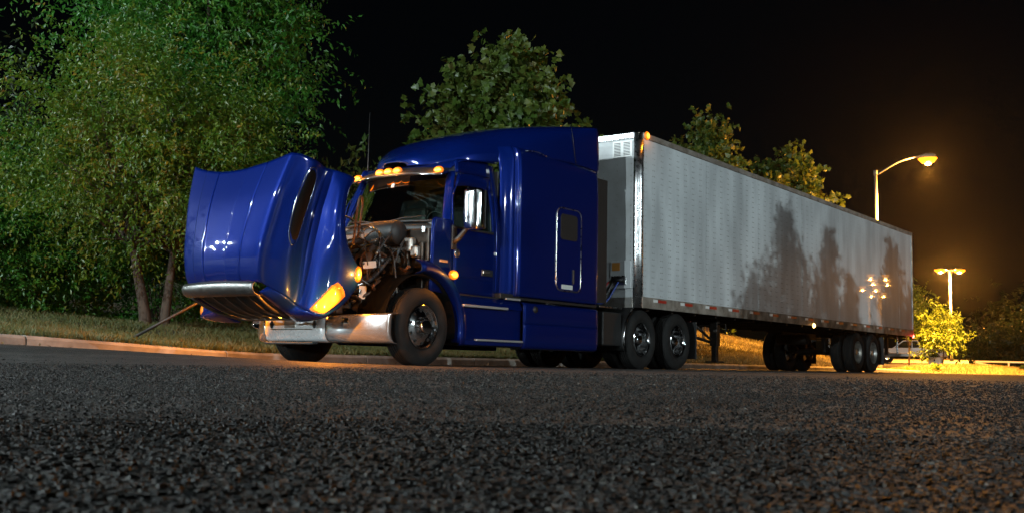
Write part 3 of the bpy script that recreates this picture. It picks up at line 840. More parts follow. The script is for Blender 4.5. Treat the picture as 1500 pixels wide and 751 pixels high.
MB().prism(rrect(4.27, 4.74, 1.98, 2.38, .06), 'y', -1.256, -1.23).build('sleeper_window', BLACK, sleeper)
box('latch', BLACK, sleeper, (4.64, -1.252, 1.42), (.04, .03, .22), .008)
box('placard', LABELW, sleeper, (4.47, -1.25, 1.25), (.30, .012, .07), .003)
for s in (1, -1):
    box('cab_extender', BLACK, truck, (5.62, s * 1.13, 2.1), (.40, .03, 2.06), .01)
box('roof_bow', BLACK, truck, (5.46, 0, 2.1), (.05, 2.2, 2.0), .01)

# ---- lower fairings
SK = -1.20
for s in (1, -1):
    # rear half of the wheel arch, fixed to the cab
    A = []
    for a in np.linspace(R(98), R(-14), 15):
        rr = .74
        xc, zc = 1.22, .50
        A.append([(xc + (rr - .03) * math.cos(a), s * (SK + .14), zc + (rr - .03) * math.sin(a)), (xc + rr * math.cos(a), s * (SK + .02), zc + rr * math.sin(a)), (xc + (rr + .03) * math.cos(a), s * (SK - .005), zc + (rr + .03) * math.sin(a)),
                  (xc + (rr + .10) * math.cos(a), s * (SK + .005), zc + (rr + .10) * math.sin(a)), (xc + (rr + .18) * math.cos(a), s * (SK + .10), zc + (rr + .16) * math.sin(a))])
    MB().grid(surf(A, 1, 3)).build('wheel_arch', PAINT, truck, solid=.012)
    L1 = MB().grid([[(1.22 + .70 * math.cos(a), y, .5 + .70 * math.sin(a)) for y in (s * 1.12, s * .62)] for a in np.linspace(R(170), R(-10), 21)]).build('splash_liner', FLATBLACK, truck, solid=.01)
    # step fairing under the door, with a curved front end
    st = []
    for z, k in [(.285, -.03), (.31, 0), (.36, .004), (.37, -.035), (.42, -.04), (.80, -.04), (.82, -.035), (.83, .0), (.88, -.02), (.97, -.06)]:
        st.append([(1.93 + max(0, .9 - z) * .03, s * (SK + .02 - k), z), (2.02, s * (SK - k), z), (2.5, s * (SK - k), z), (3.1, s * (SK - k), z), (3.36, s * (SK - k), z), (3.385, s * (SK + .03 - k), z)])
    step = MB().grid(surf(st, 1, 2), smooth=True).build('step_fairing', PAINT, truck, solid=.012, angle=35)
    box('step_tread', TREAD, step, (2.47, s * (SK - .014), .835), (1.02, .05, .035), .008)
    box('step_tread', TREAD, step, (2.80, s * (SK - .014), .372), (1.10, .05, .03), .008)
    tk = []
    for z, k in [(.27, -.06), (.29, -.01), (.34, .012), (.48, .02), (.62, .02), (.645, .008), (.66, .016), (.90, .016), (.94, .0), (.96, -.05)]:
        tk.append([(3.40, s * (SK + .03 - k), z), (3.44, s * (SK - k), z), (4.0, s * (SK - k), z), (5.2, s * (SK - k), z), (5.42, s * (SK + .01 - k), z), (5.53, s * (SK + .08 - k), z), (5.57, s * (SK + .25), z)])
    tank = MB().grid(surf(tk, 2, 3)).build('tank_fairing', PAINT, truck, solid=.012)
    o = MB().lathe([(0, -.01), (.05, -.008), (.055, .01)], 16, 'y').build('fuel_cap', BLACK, tank)
    o.location = (3.66, s * (SK - .03), .86)
    if s < 0: pass
    box('gap_strip', BLACK, truck, (4.15, s * 1.12, 1.02), (2.6, .12, .08), .01)  # black strip stands in for the dark gap above the tank fairing
    box('gap_strip', BLACK, truck, (2.4, s * 1.07, .965), (1.0, .14, .06), .01)  # black strip in the gap under the door
    box('sill_step', TREAD, truck, (3.15, s * 1.165, .985), (.35, .06, .03), .006)
    o = MB().lathe([(0, -.03), (.03, -.028), (.055, -.02), (.075, -.006), (.08, .012)], 16, 'y').build('turn_signal', E_AMBER, truck)
    o.location = (1.73, s * 1.235, 1.23); o.scale = (1.2, 1, .8)
    if s > 0: o.rotation_euler = (0, 0, math.pi)
light('turn_signal_light', (1.70, -1.36, 1.25), AMBER, 22, .0, truck)

# ---- chassis
for s in (1, -1):
    box('frame_rail', IRON, truck, (4.9, s * .43, .86), (9.4, .09, .27), .01)
    box('fuel_tank', IRON, truck, (4.45, s * .85, .62), (2.0, .52, .56), .1)
for xx in (.5, 3.4, 5.8, 7.57, 9.3): box('cross_member', IRON, truck, (xx, 0, .86), (.12, .8, .2), .01)
box('front_axle', IRON, truck, (1.2, 0, .42), (.14, 1.7, .14), .03)
for xx in (6.91, 8.23):
    MB().lathe([(.0, -.92), (.09, -.92), (.10, -.3), (.24, -.12), (.26, 0), (.24, .12), (.10, .3), (.09, .92), (0, .92)], 20, 'y', (xx, 0, .51)).build('drive_axle', IRON, truck)
    for s in (1, -1): MB().tube([(xx + .3, s * .5, .35), (xx + .3, s * .5, .75)], .12, 12).build('air_spring', RUBBER, truck)
MB().prism([(-.45, .0), (.45, .0), (.45, .06), (-.45, .06)], 'x', 7.2, 8.2).build('fifth_wheel', GUNK, truck, loc=(0, 0, 1.02))
box('deck_plate', STEEL, truck, (6.0, -.62, 1.02), (.72, 1.0, .03), .005)
box('battery_box', BLACK, truck, (6.0, -.9, .66), (.6, .5, .56), .02)
# quarter fender in front of the drive wheels
for s in (1, -1):
    qf = [[(6.91 + .62 * math.cos(a), s * y, .51 + .60 * math.sin(a)) for y in (.62, .9, 1.16, 1.20)] for a in np.linspace(R(105), R(200), 12)]
    q = MB().grid(qf).build('quarter_fender', BLACK, truck, solid=.012)
    tube('fender_edge', CHROME, q, [(6.91 + .62 * math.cos(a), s * 1.205, .51 + .60 * math.sin(a)) for a in np.linspace(R(125), R(192), 12)], .018, 6)
    box('mud_flap', BLACK, truck, (9.0, s * .9, .55), (.012, .6, .7), .003)
box('tail_panel', REDBRACE, truck, (9.55, -.3, .75), (.04, 1.0, .4), .01)

# ---- engine bay
def bay(name, m, c, d, bev=.02, rot=None): return box(name, m, truck, c, d, bev, rot)
bay('engine_block', GUNK, (.95, .0, 1.18), (.95, .55, .60), .06)
bay('valve_cover', GUNK, (.98, .0, 1.56), (.95, .40, .16), .05)
bay('oil_pan', IRON, (.95, 0, .75), (.8, .45, .3), .08)
bay('radiator', IRON, (.30, 0, 1.12), (.12, 1.10, .95), .02)
bay('fan_shroud', BLACK, (.42, 0, 1.15), (.10, .95, .85), .08)
MB().lathe([(.0, -.28), (.15, -.28), (.17, -.25), (.17, .22), (.15, .26), (.0, .26)], 20, 'y', (1.28, -.36, 1.78)).build('air_filter', BLACK, truck)
MB().lathe([(.05, -.10), (.12, -.09), (.16, -.03), (.16, .03), (.12, .09), (.05, .11)], 18, 'x', (.85, -.42, 1.36)).build('turbocharger', RUST, truck)
MB().lathe([(0, -.16), (.09, -.15), (.09, .12), (.06, .15), (0, .16)], 16, 'z', (.62, -.52, 1.02)).build('oil_filter', GUNK, truck)
bay('coolant_tank', ALU, (1.40, -.72, 1.62), (.12, .16, .20), .03)
bay('steering_box', GUNK, (.72, -.56, .82), (.30, .18, .26), .04)
bay('warning_label', LABELW, (.70, -.66, 1.30), (.24, .008, .09), .001, Matrix.Rotation(R(-8), 3, 'Y'))
bay('fuse_label', LABELW, (.57, -.675, .93), (.13, .008, .17), .001)
bay('filter_label', LABELW, (.57, -.60, 1.21), (.08, .008, .12), .001)
bay('bracket', GUNK, (1.36, -.60, 1.40), (.05, .30, .55), .01)
bay('bracket', GUNK, (1.42, -.90, 1.30), (.04, .10, .70), .01)
bay('battery_cable_box', BLACK, (1.42, -.5, 1.2), (.10, .26, .3), .02)
bay('washer_bottle', ALU, (1.36, -.86, 1.52), (.10, .12, .16), .03)
bay('hood_latch', STEEL, (1.44, -.93, 1.83), (.04, .05, .09), .008)
def hose(m, pts, r, nm='hose'): return MB().tube(cr(np.array(pts), 6), r, 10).build(nm, m, truck)
hose(GUNK, [(1.25, -.36, 1.55), (1.0, -.45, 1.48), (.86, -.42, 1.38)], .06, 'intake_pipe')
hose(HOSE, [(.36, -.42, 1.52), (.55, -.50, 1.60), (.8, -.40, 1.62), (1.0, -.2, 1.6)], .04)
hose(STEEL, [(.36, -.48, .95), (.6, -.62, 1.05), (.85, -.60, 1.16), (1.15, -.55, 1.42)], .035, 'charge_pipe')
hose(HOSE, [(.45, -.60, .80), (.8, -.75, 1.0), (1.2, -.80, 1.2), (1.45, -.80, 1.3)], .022)
hose(HOSE, [(1.45, -.62, 1.75), (1.25, -.70, 1.60), (1.15, -.66, 1.3), (1.2, -.6, 1.0)], .018)
hose(HOSE, [(1.45, -.45, 1.82), (1.15, -.62, 1.78), (.9, -.62, 1.5), (.75, -.55, 1.2)], .016)
hose(STEEL, [(.5, -.66, 1.12), (.72, -.70, 1.02), (1.0, -.72, .98), (1.3, -.70, .96)], .013, 'brake_line')
hose(HOSE, [(1.40, -.3, 1.7), (1.2, -.45, 1.72), (1.0, -.50, 1.66), (.7, -.46, 1.55)], .022)
er = np.random.default_rng(5)
for k in range(26):
    a = np.array((er.uniform(.45, 1.42), er.uniform(-.78, -.30), er.uniform(.85, 1.75)))
    d1 = er.normal(0, .16, 3); d2 = er.normal(0, .16, 3)
    hose([HOSE, GUNK, HOSE, RUST, STEEL][k % 5], [a, a + d1, a + d1 + d2, a + d2 * 1.5 + (.02, 0, -.12)], er.uniform(.008, .022), 'hose')
for k in range(16):
    c = (er.uniform(.45, 1.40), er.uniform(-.70, -.32), er.uniform(.80, 1.70))
    bay('engine_fitting', [GUNK, RUST, STEEL, IRON][k % 4], c, er.uniform(.03, .13, 3), .012, Matrix.Rotation(er.uniform(-.6, .6), 3, 'Y'))
light('far_turn_light', (.02, 1.34, 1.26), AMBER, 300, .0, truck)

# ---- wheels
def tyre_profile(r, w):
    ri = .285
    p = [(ri, .05), (ri + .03, .008), (.40, -.012), (r - .06, .002), (r - .022, .022), (r - .004, .04)]
    g = []
    n = 5; a, b = .04, w - .04
    for k in range(n):
        y0 = a + (b - a) * k / n; y1 = a + (b - a) * (k + 1) / n
        g += [(r, y0 + .006), (r, y1 - .006)]
        if k < n - 1: g += [(r - .014, y1 - .004), (r - .014, y1 + .004)]
    return p + g + [(r - .004, w - .04), (r - .022, w - .022), (r - .06, w - .002), (.40, w + .012), (ri + .03, w - .008), (ri, w - .05)]
def make_wheel(kind):
    """wheel with its outer face at y = 0, body towards +y, hub centre at the origin"""
    r = .512
    e = empty('wheel')
    w = .285 if kind == 'steer' else .275
    MB().lathe(tyre_profile(r, w), 56, 'y').build('tyre', RUBBER, e, angle=50)
    if kind == 'steer':
        MB().lathe([(.287, .06), (.290, .018), (.278, .010), (.268, .022), (.262, .055), (.245, .065), (.20, .05), (.165, .035), (.155, .03), (.10, .03), (.098, -.03), (.085, -.05), (.03, -.055), (0, -.055)], 44, 'y').build('rim', CHROME, e, angle=40)
        hole = None
        for k in range(10):
            a = 2 * math.pi * k / 10
            if hole is None:
                hole = MB().prism([(.021 * math.cos(b), .021 * math.sin(b)) for b in np.linspace(0, 2 * math.pi, 13)[:-1]], 'y', -.004, .02).build('hand_hole_disc', BLACK, e)  # dark disc painted in for the shaded hand hole
                o = hole
            else: o = share(hole, e)
            o.location = (.213 * math.cos(a), .050, .213 * math.sin(a))
        nut = None
        for k in range(10):
            a = 2 * math.pi * (k + .5) / 10
            if nut is None: nut = MB().lathe([(0, -.03), (.012, -.028), (.016, 0), (.017, .01)], 6, 'y', smooth=False).build('lug_nut', CHROME, e); o = nut
            else: o = share(nut, e)
            o.location = (.130 * math.cos(a), .03, .130 * math.sin(a))
    else:
        c2 = ALU if kind == 'trailer' else CHROME
        MB().lathe([(.287, .05), (.290, .014), (.278, .006), (.268, .02), (.258, .06), (.250, .15), (.225, .20), (.17, .205), (.11, .20), (.108, .12), (.09, .07), (.07, .05), (0, .045)], 44, 'y').build('rim', c2, e, angle=40)
        nut = None
        for k in range(10):
            a = 2 * math.pi * (k + .5) / 10
            if nut is None: nut = MB().lathe([(0, -.04), (.012, -.038), (.016, 0), (.017, .01)], 6, 'y', smooth=False).build('lug_nut', CHROME, e); o = nut
            else: o = share(nut, e)
            o.location = (.142 * math.cos(a), .20, .142 * math.sin(a))
    return e
PW = {k: make_wheel(k) for k in ('steer', 'drive', 'trailer')}
usedw = set()
def wheel(kind, parent, x, yface, turn=0):
    """yface: y of the outer face; faces -y when negative"""
    if kind in usedw: o = copy_tree(PW[kind])
    else: o = PW[kind]; usedw.add(kind)
    o.parent = parent
    o.location = (x, yface, .51)
    o.rotation_euler = (0, R(random.uniform(0, 60)), 0)
    if yface > 0: o.rotation_euler = (0, R(random.uniform(0, 60)), math.pi)
    return o
wheel('steer', truck, 1.19, -1.205); wheel('steer', truck, 1.19, 1.205)
for xx in (6.91, 8.23):
    for s in (-1, 1):
        wheel('drive', truck, xx, s * 1.22)
        wheel('drive', truck, xx, s * .90)

# ================================================================== trailer
TX0, TX1, TW, TZ0, TZ1 = 6.63, 22.79, 1.295, 1.05, 4.11
trailer = empty('semi_trailer', (14.7, 0, 0))
tag(trailer, 'long white box semi trailer coupled behind the blue tractor', 'trailer')
trailer.location = (0, 0, 0)
ZB, ZTp = 1.235, 4.02            # panel field between the rails
npan = 13
xs = np.linspace(TX0 + .13, TX1 - .06, npan + 1)
for s in (-1, 1):
    for k in range(npan):
        box('side_panel', WHITEP, trailer, ((xs[k] + xs[k + 1]) / 2, s * (TW - .010 - (.0025 if k % 2 else 0)), (ZB + ZTp) / 2), (xs[k + 1] - xs[k] + (.0 if k % 2 else .02), .012, ZTp - ZB), .002)
    box('bottom_rail', RAIL, trailer, ((TX0 + TX1) / 2 + .05, s * (TW + .002), (TZ0 + ZB) / 2 + .005), (TX1 - TX0 - .1, .035, ZB - TZ0 + .01), .008)
    box('top_rail', RAIL, trailer, ((TX0 + TX1) / 2 + .05, s * (TW + .001), (ZTp + TZ1) / 2 - .005), (TX1 - TX0 - .1, .035, TZ1 - ZTp + .01), .012)
    # rounded aluminium front corner post
    cp = [[(TX0 + .12 - .12 * math.sin(a), s * (TW + .004 - .12 + .12 * math.cos(a)), z) for z in (TZ0, 2.0, 3.2, TZ1 - .01)] for a in np.linspace(0, math.pi / 2, 9)]
    MB().grid(cp).build('corner_post', STEEL, trailer, solid=.008)
    box('rear_post', ALU, trailer, (TX1 - .03, s * (TW - .01), (TZ0 + TZ1) / 2), (.07, .06, TZ1 - TZ0), .01)
# rivets: too small to pick apart, one mesh on the viewer's side
rv, rf_ = [], []
def rivet(x, z, y, r=.008):
    n = len(rv)
    for k in range(6):
        a = k * math.pi / 3; rv.append((x + r * math.cos(a), y, z + r * math.sin(a)))
    rv.append((x, y - .006, z))
    for k in range(6): rf_.append((n + k, n + (k + 1) % 6, n + 6))
for xx in np.arange(TX0 + .16, TX1 - .1, .305):
    for dx in (0, .06) if xx < 15 else (0,):
        for z in np.arange(ZB + .05, ZTp - .02, .105): rivet(xx + dx, z, -TW - .0, .009)
for xx in np.arange(TX0 + .2, TX1 - .1, .16):
    rivet(xx, TZ0 + .05, -TW - .019, .008); rivet(xx + .06, ZB - .02, -TW - .019, .008); rivet(xx, ZTp + .05, -TW - .019, .007)
for yy in np.arange(-1.12, 1.15, .28):
    for z in np.arange(1.35, 3.6, .105):
        n_ = len(rv)
        for k in range(6):
            a = k * math.pi / 3; rv.append((TX0 + .001, yy + .009 * math.cos(a), z + .009 * math.sin(a)))
        rv.append((TX0 - .006, yy, z))
        for k in range(6): rf_.append((n_ + k, n_ + (k + 1) % 6, n_ + 6))
tag(np_mesh('rivets', np.array(rv), np.array(rf_), ALU, trailer), kind='stuff')
# reflective tape along the rail
for k, xx in enumerate(np.arange(TX0 + .55, TX1 - .4, 1.02)):
    box('reflective_tape', WHITETAPE, trailer, (xx, -TW - .022, 1.19), (.16, .004, .05), .001)
    box('reflective_tape', REDTAPE, trailer, (xx + .25, -TW - .022, 1.19), (.30, .004, .05), .001)
# nose
box('front_wall', FRONTW, trailer, (TX0 + .008, 0, (TZ0 + TZ1) / 2), (.012, 2 * TW - .25, TZ1 - TZ0 - .02), .002)
box('front_top_rail', STEEL, trailer, (TX0 - .004, 0, TZ1 - .055), (.03, 2 * TW - .22, .11), .01)
box('front_bottom_plate', ALU, trailer, (TX0 - .002, 0, 1.14), (.02, 2 * TW - .24, .18), .004)
v = box('vent', WHITETAPE, trailer, (TX0 - .008, -.95, 3.83), (.02, .40, .29), .004)
for i_ in range(2):
    for k in range(9):
        box('louvre', BLACK, v, (TX0 - .020, -1.04 + i_ * .19, 3.72 + k * .027), (.006, .13, .012), .001)
box('light_box', FRONTW, trailer, (TX0 - .02, -.95, 1.62), (.05, .42, .48), .008)
box('gladhand_plate', STEEL, trailer, (TX0 - .05, -.92, 1.52), (.02, .30, .16), .004)
tube('gladhand', BLACK, trailer, [(TX0 - .05, -1.0, 1.54), (TX0 - .10, -.97, 1.52), (TX0 - .10, -.84, 1.53), (TX0 - .06, -.80, 1.5)], .035, 8)
box('warning_sticker', mat('orange_sticker', (.5, .22, .05), .5), trailer, (TX0 - .047, -.86, 1.76), (.004, .16, .14), .001)
for k, (c_, dy) in enumerate([((.02, .02, .02), 0), ((.25, .02, .02), .1), ((.02, .05, .25), -.1)]):
    pts = cr(np.array([(5.75, -.45 + dy, 1.75), (5.95, -.55 + dy, 1.25), (6.3, -.7 + dy, 1.12), (TX0 - .1, -.85 + dy, 1.5)]), 6)
    MB().tube(pts, .018, 8).build('air_line', mat('air_line_%d' % k, c_, .4), trailer)
# roof, floor, underframe
box('roof', ALU, trailer, ((TX0 + TX1) / 2, 0, TZ1 - .012), (TX1 - TX0 - .04, 2 * TW - .05, .012), .002)
box('floor', IRON, trailer, ((TX0 + TX1) / 2, 0, 1.13), (TX1 - TX0 - .1, 2 * TW - .08, .08), .01)
box('rear_door', WHITEP, trailer, (TX1 - .02, 0, 2.6), (.03, 2 * TW - .12, 2.85), .004)
for xx in np.arange(TX0 + .5, TX1 - .3, .9): box('cross_member', IRON, trailer, (xx, 0, 1.06), (.08, 2.4, .10), .004)
box('coupler_plate', IRON, trailer, (7.7, 0, 1.075), (1.8, 1.0, .03), .005)
# landing gear
for s in (-1, 1):
    lg = box('landing_leg', IRON, trailer, (10.45, s * .88, .78), (.16, .16, .60), .012)
    box('inner_leg', IRON, lg, (10.45, s * .88, .40), (.11, .11, .46), .01)
    box('foot', IRON, lg, (10.45, s * .88, .16), (.30, .28, .03), .008)
    tube('leg_brace', IRON, lg, [(10.50, s * .86, .62), (11.2, s * .6, 1.05)], .03, 8)
    tube('leg_brace', IRON, lg, [(10.38, s * .84, .60), (9.9, s * .5, 1.05)], .03, 8)
tube('cross_shaft', IRON, trailer, [(10.45, -.8, .90), (10.45, .8, .90)], .03, 8)
tube('leg_brace', IRON, trailer, [(10.45, -.8, .55), (10.45, .7, 1.0)], .03, 8)
tube('leg_brace', IRON, trailer, [(10.45, .8, .55), (10.45, -.7, 1.0)], .03, 8)
tube('crank_handle', IRON, trailer, [(10.45, -.95, .92), (10.45, -1.12, .92), (10.45, -1.12, .72), (10.45, -1.20, .72)], .014, 6)
# slider, axles, wheels
for s in (-1, 1): box('slider_rail', IRON, trailer, (18.7, s * .5, .94), (3.0, .12, .16), .01)
for xx in (18.16, 19.4):
    MB().lathe([(0, -.95), (.065, -.95), (.065, .95), (0, .95)], 14, 'y', (xx, 0, .51)).build('axle', IRON, trailer)
    for s in (-1, 1):
        wheel('trailer', trailer, xx, s * 1.22); wheel('trailer', trailer, xx, s * .90)
        MB().lathe([(.12, s * .52), (.21, s * .53), (.21, s * .60)], 20, 'y', (xx, 0, .51)).build('brake_drum', IRON, trailer)
        tube('brake_chamber', IRON, trailer, [(xx - .32, s * .42, .55), (xx - .12, s * .42, .58)], .085, 12)
        box('hanger', IRON, trailer, (xx - .5, s * .5, .72), (.16, .10, .36), .01)
        box('trailing_arm', IRON, trailer, (xx - .2, s * .5, .56), (.7, .09, .10), .02)
for s in (-1, 1):
    box('mud_flap', BLACK, trailer, (20.15, s * .95, .58), (.012, .60, .75), .003)
    box('flap_bracket', STEEL, trailer, (22.2, s * 1.0, .78), (.05, .05, .5), .008)
    box('guard_post', IRON, trailer, (TX1 - .15, s * .55, .78), (.10, .10, .56), .01)
box('under_ride_guard', ALU, trailer, (TX1 - .12, 0, .52), (.10, 2.4, .10), .01)
tube('air_tank', IRON, trailer, [(16.9, -.35, .80), (16.9, .45, .80)], .13, 14)
# lit marker lamps
def lamp_dot(name, m, c, col_, w, ax='y', r=.035, off=.1):
    o = MB().lathe([(0, -.03), (r * .6, -.027), (r, -.008), (r * 1.1, .01)], 12, ax).build(name, m, trailer, loc=c)
    d = {'y': (0, -off, 0), 'x': (off, 0, 0)}[ax]
    if w: light(name + '_light', Vector(c) + Vector(d), col_, w, .0, trailer)
    return o
lamp_dot('corner_marker', E_AMBER, (TX0 + .22, -TW - .02, TZ1 - .04), AMBER, 1.5, r=.07)
lamp_dot('side_marker', E_SIDE, (14.75, -TW - .03, 1.06), AMBER, .25, r=.05)
lamp_dot('tail_lamp', E_RED, (TX1 - .05, -TW - .01, 1.06), (1, .05, .03), 2.0, r=.05)

# ================================================================== plants
def leaf_shape(kind):
    """outline in the leaf plane: u along the leaf (0..1), v across"""
    if kind == 'lobed':
        return np.array([(0, 0), (.15, .40), (.45, .26), (.62, .46), (1, 0), (.62, -.46), (.45, -.26), (.15, -.40)])
    return np.array([(0, 0), (.45, .25), (1, 0), (.45, -.25)])
def leaves(name, P, D, size, m, parent, kind='oval', droop=.3, flat=.5, seed=1):
    """P (n,3) leaf stalk points, D (n,3) directions of growth"""
    r = np.random.default_rng(seed)
    n = len(P)
    sh = leaf_shape(kind)
    D = D + r.normal(0, .55, (n, 3)); D[:, 2] -= droop * r.random(n)
    D /= np.linalg.norm(D, axis=1)[:, None] + 1e-9
    U = r.normal(0, 1, (n, 3)) * (1 - flat); U[:, 2] += flat * 1.6
    S = np.cross(D, U); S /= np.linalg.norm(S, axis=1)[:, None] + 1e-9
    Nn = np.cross(S, D)
    sz = size * r.uniform(.6, 1.25, n)
    k = len(sh)
    bend = -.25 * (sh[:, 0] ** 2) + .35 * np.abs(sh[:, 1])
    V = P[:, None, :] + sz[:, None, None] * (D[:, None, :] * sh[None, :, :1] + S[:, None, :] * sh[None, :, 1:] + Nn[:, None, :] * bend[None, :, None])
    F = np.arange(n * k).reshape(n, k)
    o = np_mesh(name, V.reshape(-1, 3), F, m, parent)
    return tag(o, kind='stuff')
def crown_points(c, rad, clumps, twigs, per, seed, twig=.55, shell=.45, clump_r=.9, low=-1.0, taper=0.0, droop=-.1, zflat=.7, bough=1.25):
    """sprays of leaves: clumps through the crown, twigs in a clump, leaves along a twig"""
    r = np.random.default_rng(seed)
    c = np.array(c); rad = np.array(rad)
    d = r.normal(0, 1, (clumps * 3, 3)); d /= np.linalg.norm(d, axis=1)[:, None]
    d = d[d[:, 2] > low][:clumps]
    q = shell + (1 - shell) * r.random(len(d)) ** .6
    if taper:
        w = 1 - taper * np.clip(d[:, 2] * q * .5 + .5, 0, 1)
        off = d * q[:, None] * rad; off[:, :2] *= w[:, None] * 1.25
    else:
        off = d * q[:, None] * rad
    off *= r.uniform(.72, 1.22, (len(off), 1))
    C = c + off
    C += r.normal(0, .12, C.shape) * rad * .5
    P, D = [], []
    cen = []
    for k in range(len(C)):
        cr_ = clump_r * r.uniform(.55, 1.25)
        out = (C[k] - c) / rad; out /= np.linalg.norm(out) + 1e-9
        t0 = C[k] + out * (r.normal(0, .62, (twigs, 1)) * cr_ * bough) + r.normal(0, .42 / bough, (twigs, 3)) * cr_ * np.array((1, 1, zflat))
        td = out * .9 + r.normal(0, .6, (twigs, 3)); td[:, 2] += droop
        td /= np.linalg.norm(td, axis=1)[:, None]
        L = twig * r.uniform(.5, 1.3, twigs)
        t = (np.arange(per) + .5) / per
        p = t0[:, None, :] + td[:, None, :] * (L[:, None] * t[None, :])[:, :, None]
        p[:, :, 2] -= .18 * L[:, None] * t[None, :] ** 2
        side = np.cross(td, r.normal(0, 1, (twigs, 3))); side /= np.linalg.norm(side, axis=1)[:, None]
        sg = np.where(np.arange(per) % 2 == 0, 1, -1)
        dd = td[:, None, :] * .6 + side[:, None, :] * sg[None, :, None] * .8
        P.append(p.reshape(-1, 3)); D.append(dd.reshape(-1, 3)); cen.append(C[k])
    return np.concatenate(P), np.concatenate(D), np.array(cen)
def tree(name, label, base, c, rad, clumps, twigs, per, leaf, lmat, seed, kind='oval', trunks=((0, 0, .2),), limbs=40, clump_r=.9, twig=.55, shell=.45, taper=0, group=None, low=-1.0, droop=-.1, flat=.5, zflat=.7, bough=1.0):
    r = random.Random(seed)
    e = empty(name, base); tag(e, label, 'tree', group)
    b = np.array(base, float)
    P, D, C = crown_points(np.array(c) - b, rad, clumps, twigs, per, seed, twig, shell, clump_r, low, taper, droop, zflat, bough)
    leaves('crown', P, D, leaf, lmat, e, kind, seed=seed, flat=flat)
    cc = np.array(c) - b
    m = MB()
    forks = []
    for (dx, dy, rr) in trunks:
        tgt = np.array((cc[0] + dx * 3.0, cc[1] + dy * 3.0, cc[2] + rad[2] * .45))
        st = np.array((dx, dy, -.25))
        pts = cr(np.array([st, st * .6 + tgt * .12 + (dx * .3, dy * .3, 0), st * .45 + tgt * .5 + (r.uniform(-.2, .2), r.uniform(-.2, .2), 0), tgt]), 4)
        m.tube(pts, [rr * (1.45 if i == 0 else 1.0 - .82 * i / (len(pts) - 1)) for i in range(len(pts))], 9)
        forks.append(pts)
    tr = m.build('trunk', BARK, e)
    lm = MB()
    for k in range(min(limbs, len(C))):
        f = forks[k % len(forks)]
        t = C[k]
        i = min(len(f) - 2, max(2, int(len(f) * min(.9, max(.55, (t[2] * .75) / max(.1, f[-1][2]))))))
        a = f[i]
        mid = (a + t) / 2 + np.array((r.uniform(-.2, .2), r.uniform(-.2, .2), .15 * np.linalg.norm(t - a) * .5))
        lm.tube(cr(np.array([a, mid, t]), 3), [.05 * trunks[0][2] / .2 * (1 - .8 * j / 6) for j in range(7)], 5, caps=False)
    lm.build('limbs', BARK, e)['kind'] = 'stuff'
    return e
def tb(x, y): return (x, y, float(tz(x, y)))

# left: fine-leaved tree with two stems, taller green tree behind it
tree('elm_tree', 'broad yellow-green tree with two close stems behind the raised hood', tb(2.9, 7.1), (2.6, 6.9, 3.7), (2.05, 2.0, 2.0), 200, 30, 10, .088, LF_ELM, 21, zflat=.45, bough=1.2,
     trunks=((-.14, .05, .15), (.16, -.06, .13)), limbs=90, clump_r=.66, twig=.62, shell=.45, low=-.9)
tree('maple_tree', 'tall dark green tree rising behind the broad yellow-green tree at left', tb(5.6, 9.3), (5.1, 9.1, 6.9), (1.9, 1.9, 3.1), 220, 26, 9, .13, LF_OAK, 22,
     trunks=((0, 0, .26),), limbs=80, clump_r=.95, twig=.7, shell=.4)
tree('linden_tree', 'bright green tree at the left edge above the kerb', tb(1.0, 10.9), (1.1, 10.9, 2.5), (1.6, 1.6, 2.0), 130, 26, 9, .10, LF_OAK, 23,
     trunks=((0, 0, .16),), limbs=60, clump_r=.75, twig=.55, shell=.35)
tree('ash_tree', 'dim dark tree far back at the left edge of the picture', tb(6.0, 20.6), (6.0, 20.6, 5.0), (1.5, 1.5, 3.0), 90, 20, 7, .22, LF_DARK, 24, trunks=((0, 0, .25),), limbs=30, clump_r=1.0)
# behind the cab: big-leaved sycamore
tree('sycamore_tree', 'large-leaved sycamore tree standing behind the cab roof', tb(11.0, 5.6), (10.95, 5.1, 4.6), (1.75, 1.7, 2.75), 200, 22, 6, .20, LF_SYC, 25, kind='lobed',
     trunks=((0, 0, .22),), limbs=60, clump_r=.65, twig=.55, shell=.45, taper=.66, droop=.25, flat=.2)
tree('poplar_tree', 'dim tree showing low between the cab roof and the sycamore', tb(9.0, 8.4), (8.6, 8.0, 2.9), (1.9, 1.6, 1.5), 70, 16, 6, .2, LF_SYC, 26, trunks=((0, 0, .15),), limbs=30, clump_r=.7)
# over the trailer roof
tree('sycamore_tree', 'rounder leafy tree above the front half of the trailer roof', (33.1, 10.4, -.24), (33.1, 10.4, 6.4), (1.75, 1.75, 3.7), 130, 22, 6, .24, LF_SYC, 27, kind='lobed', trunks=((0, 0, .2),), limbs=40, clump_r=.75, taper=.5, droop=.2, flat=.2)
tree('sycamore_tree', 'lower leafy tree above the rear half of the trailer roof', (37.1, 8.4, -.24), (37.1, 8.4, 6.3), (1.85, 1.8, 3.5), 130, 22, 6, .24, LF_SYC, 28, kind='lobed', trunks=((0, 0, .2),), limbs=40, clump_r=.75, taper=.5, droop=.2, flat=.2)
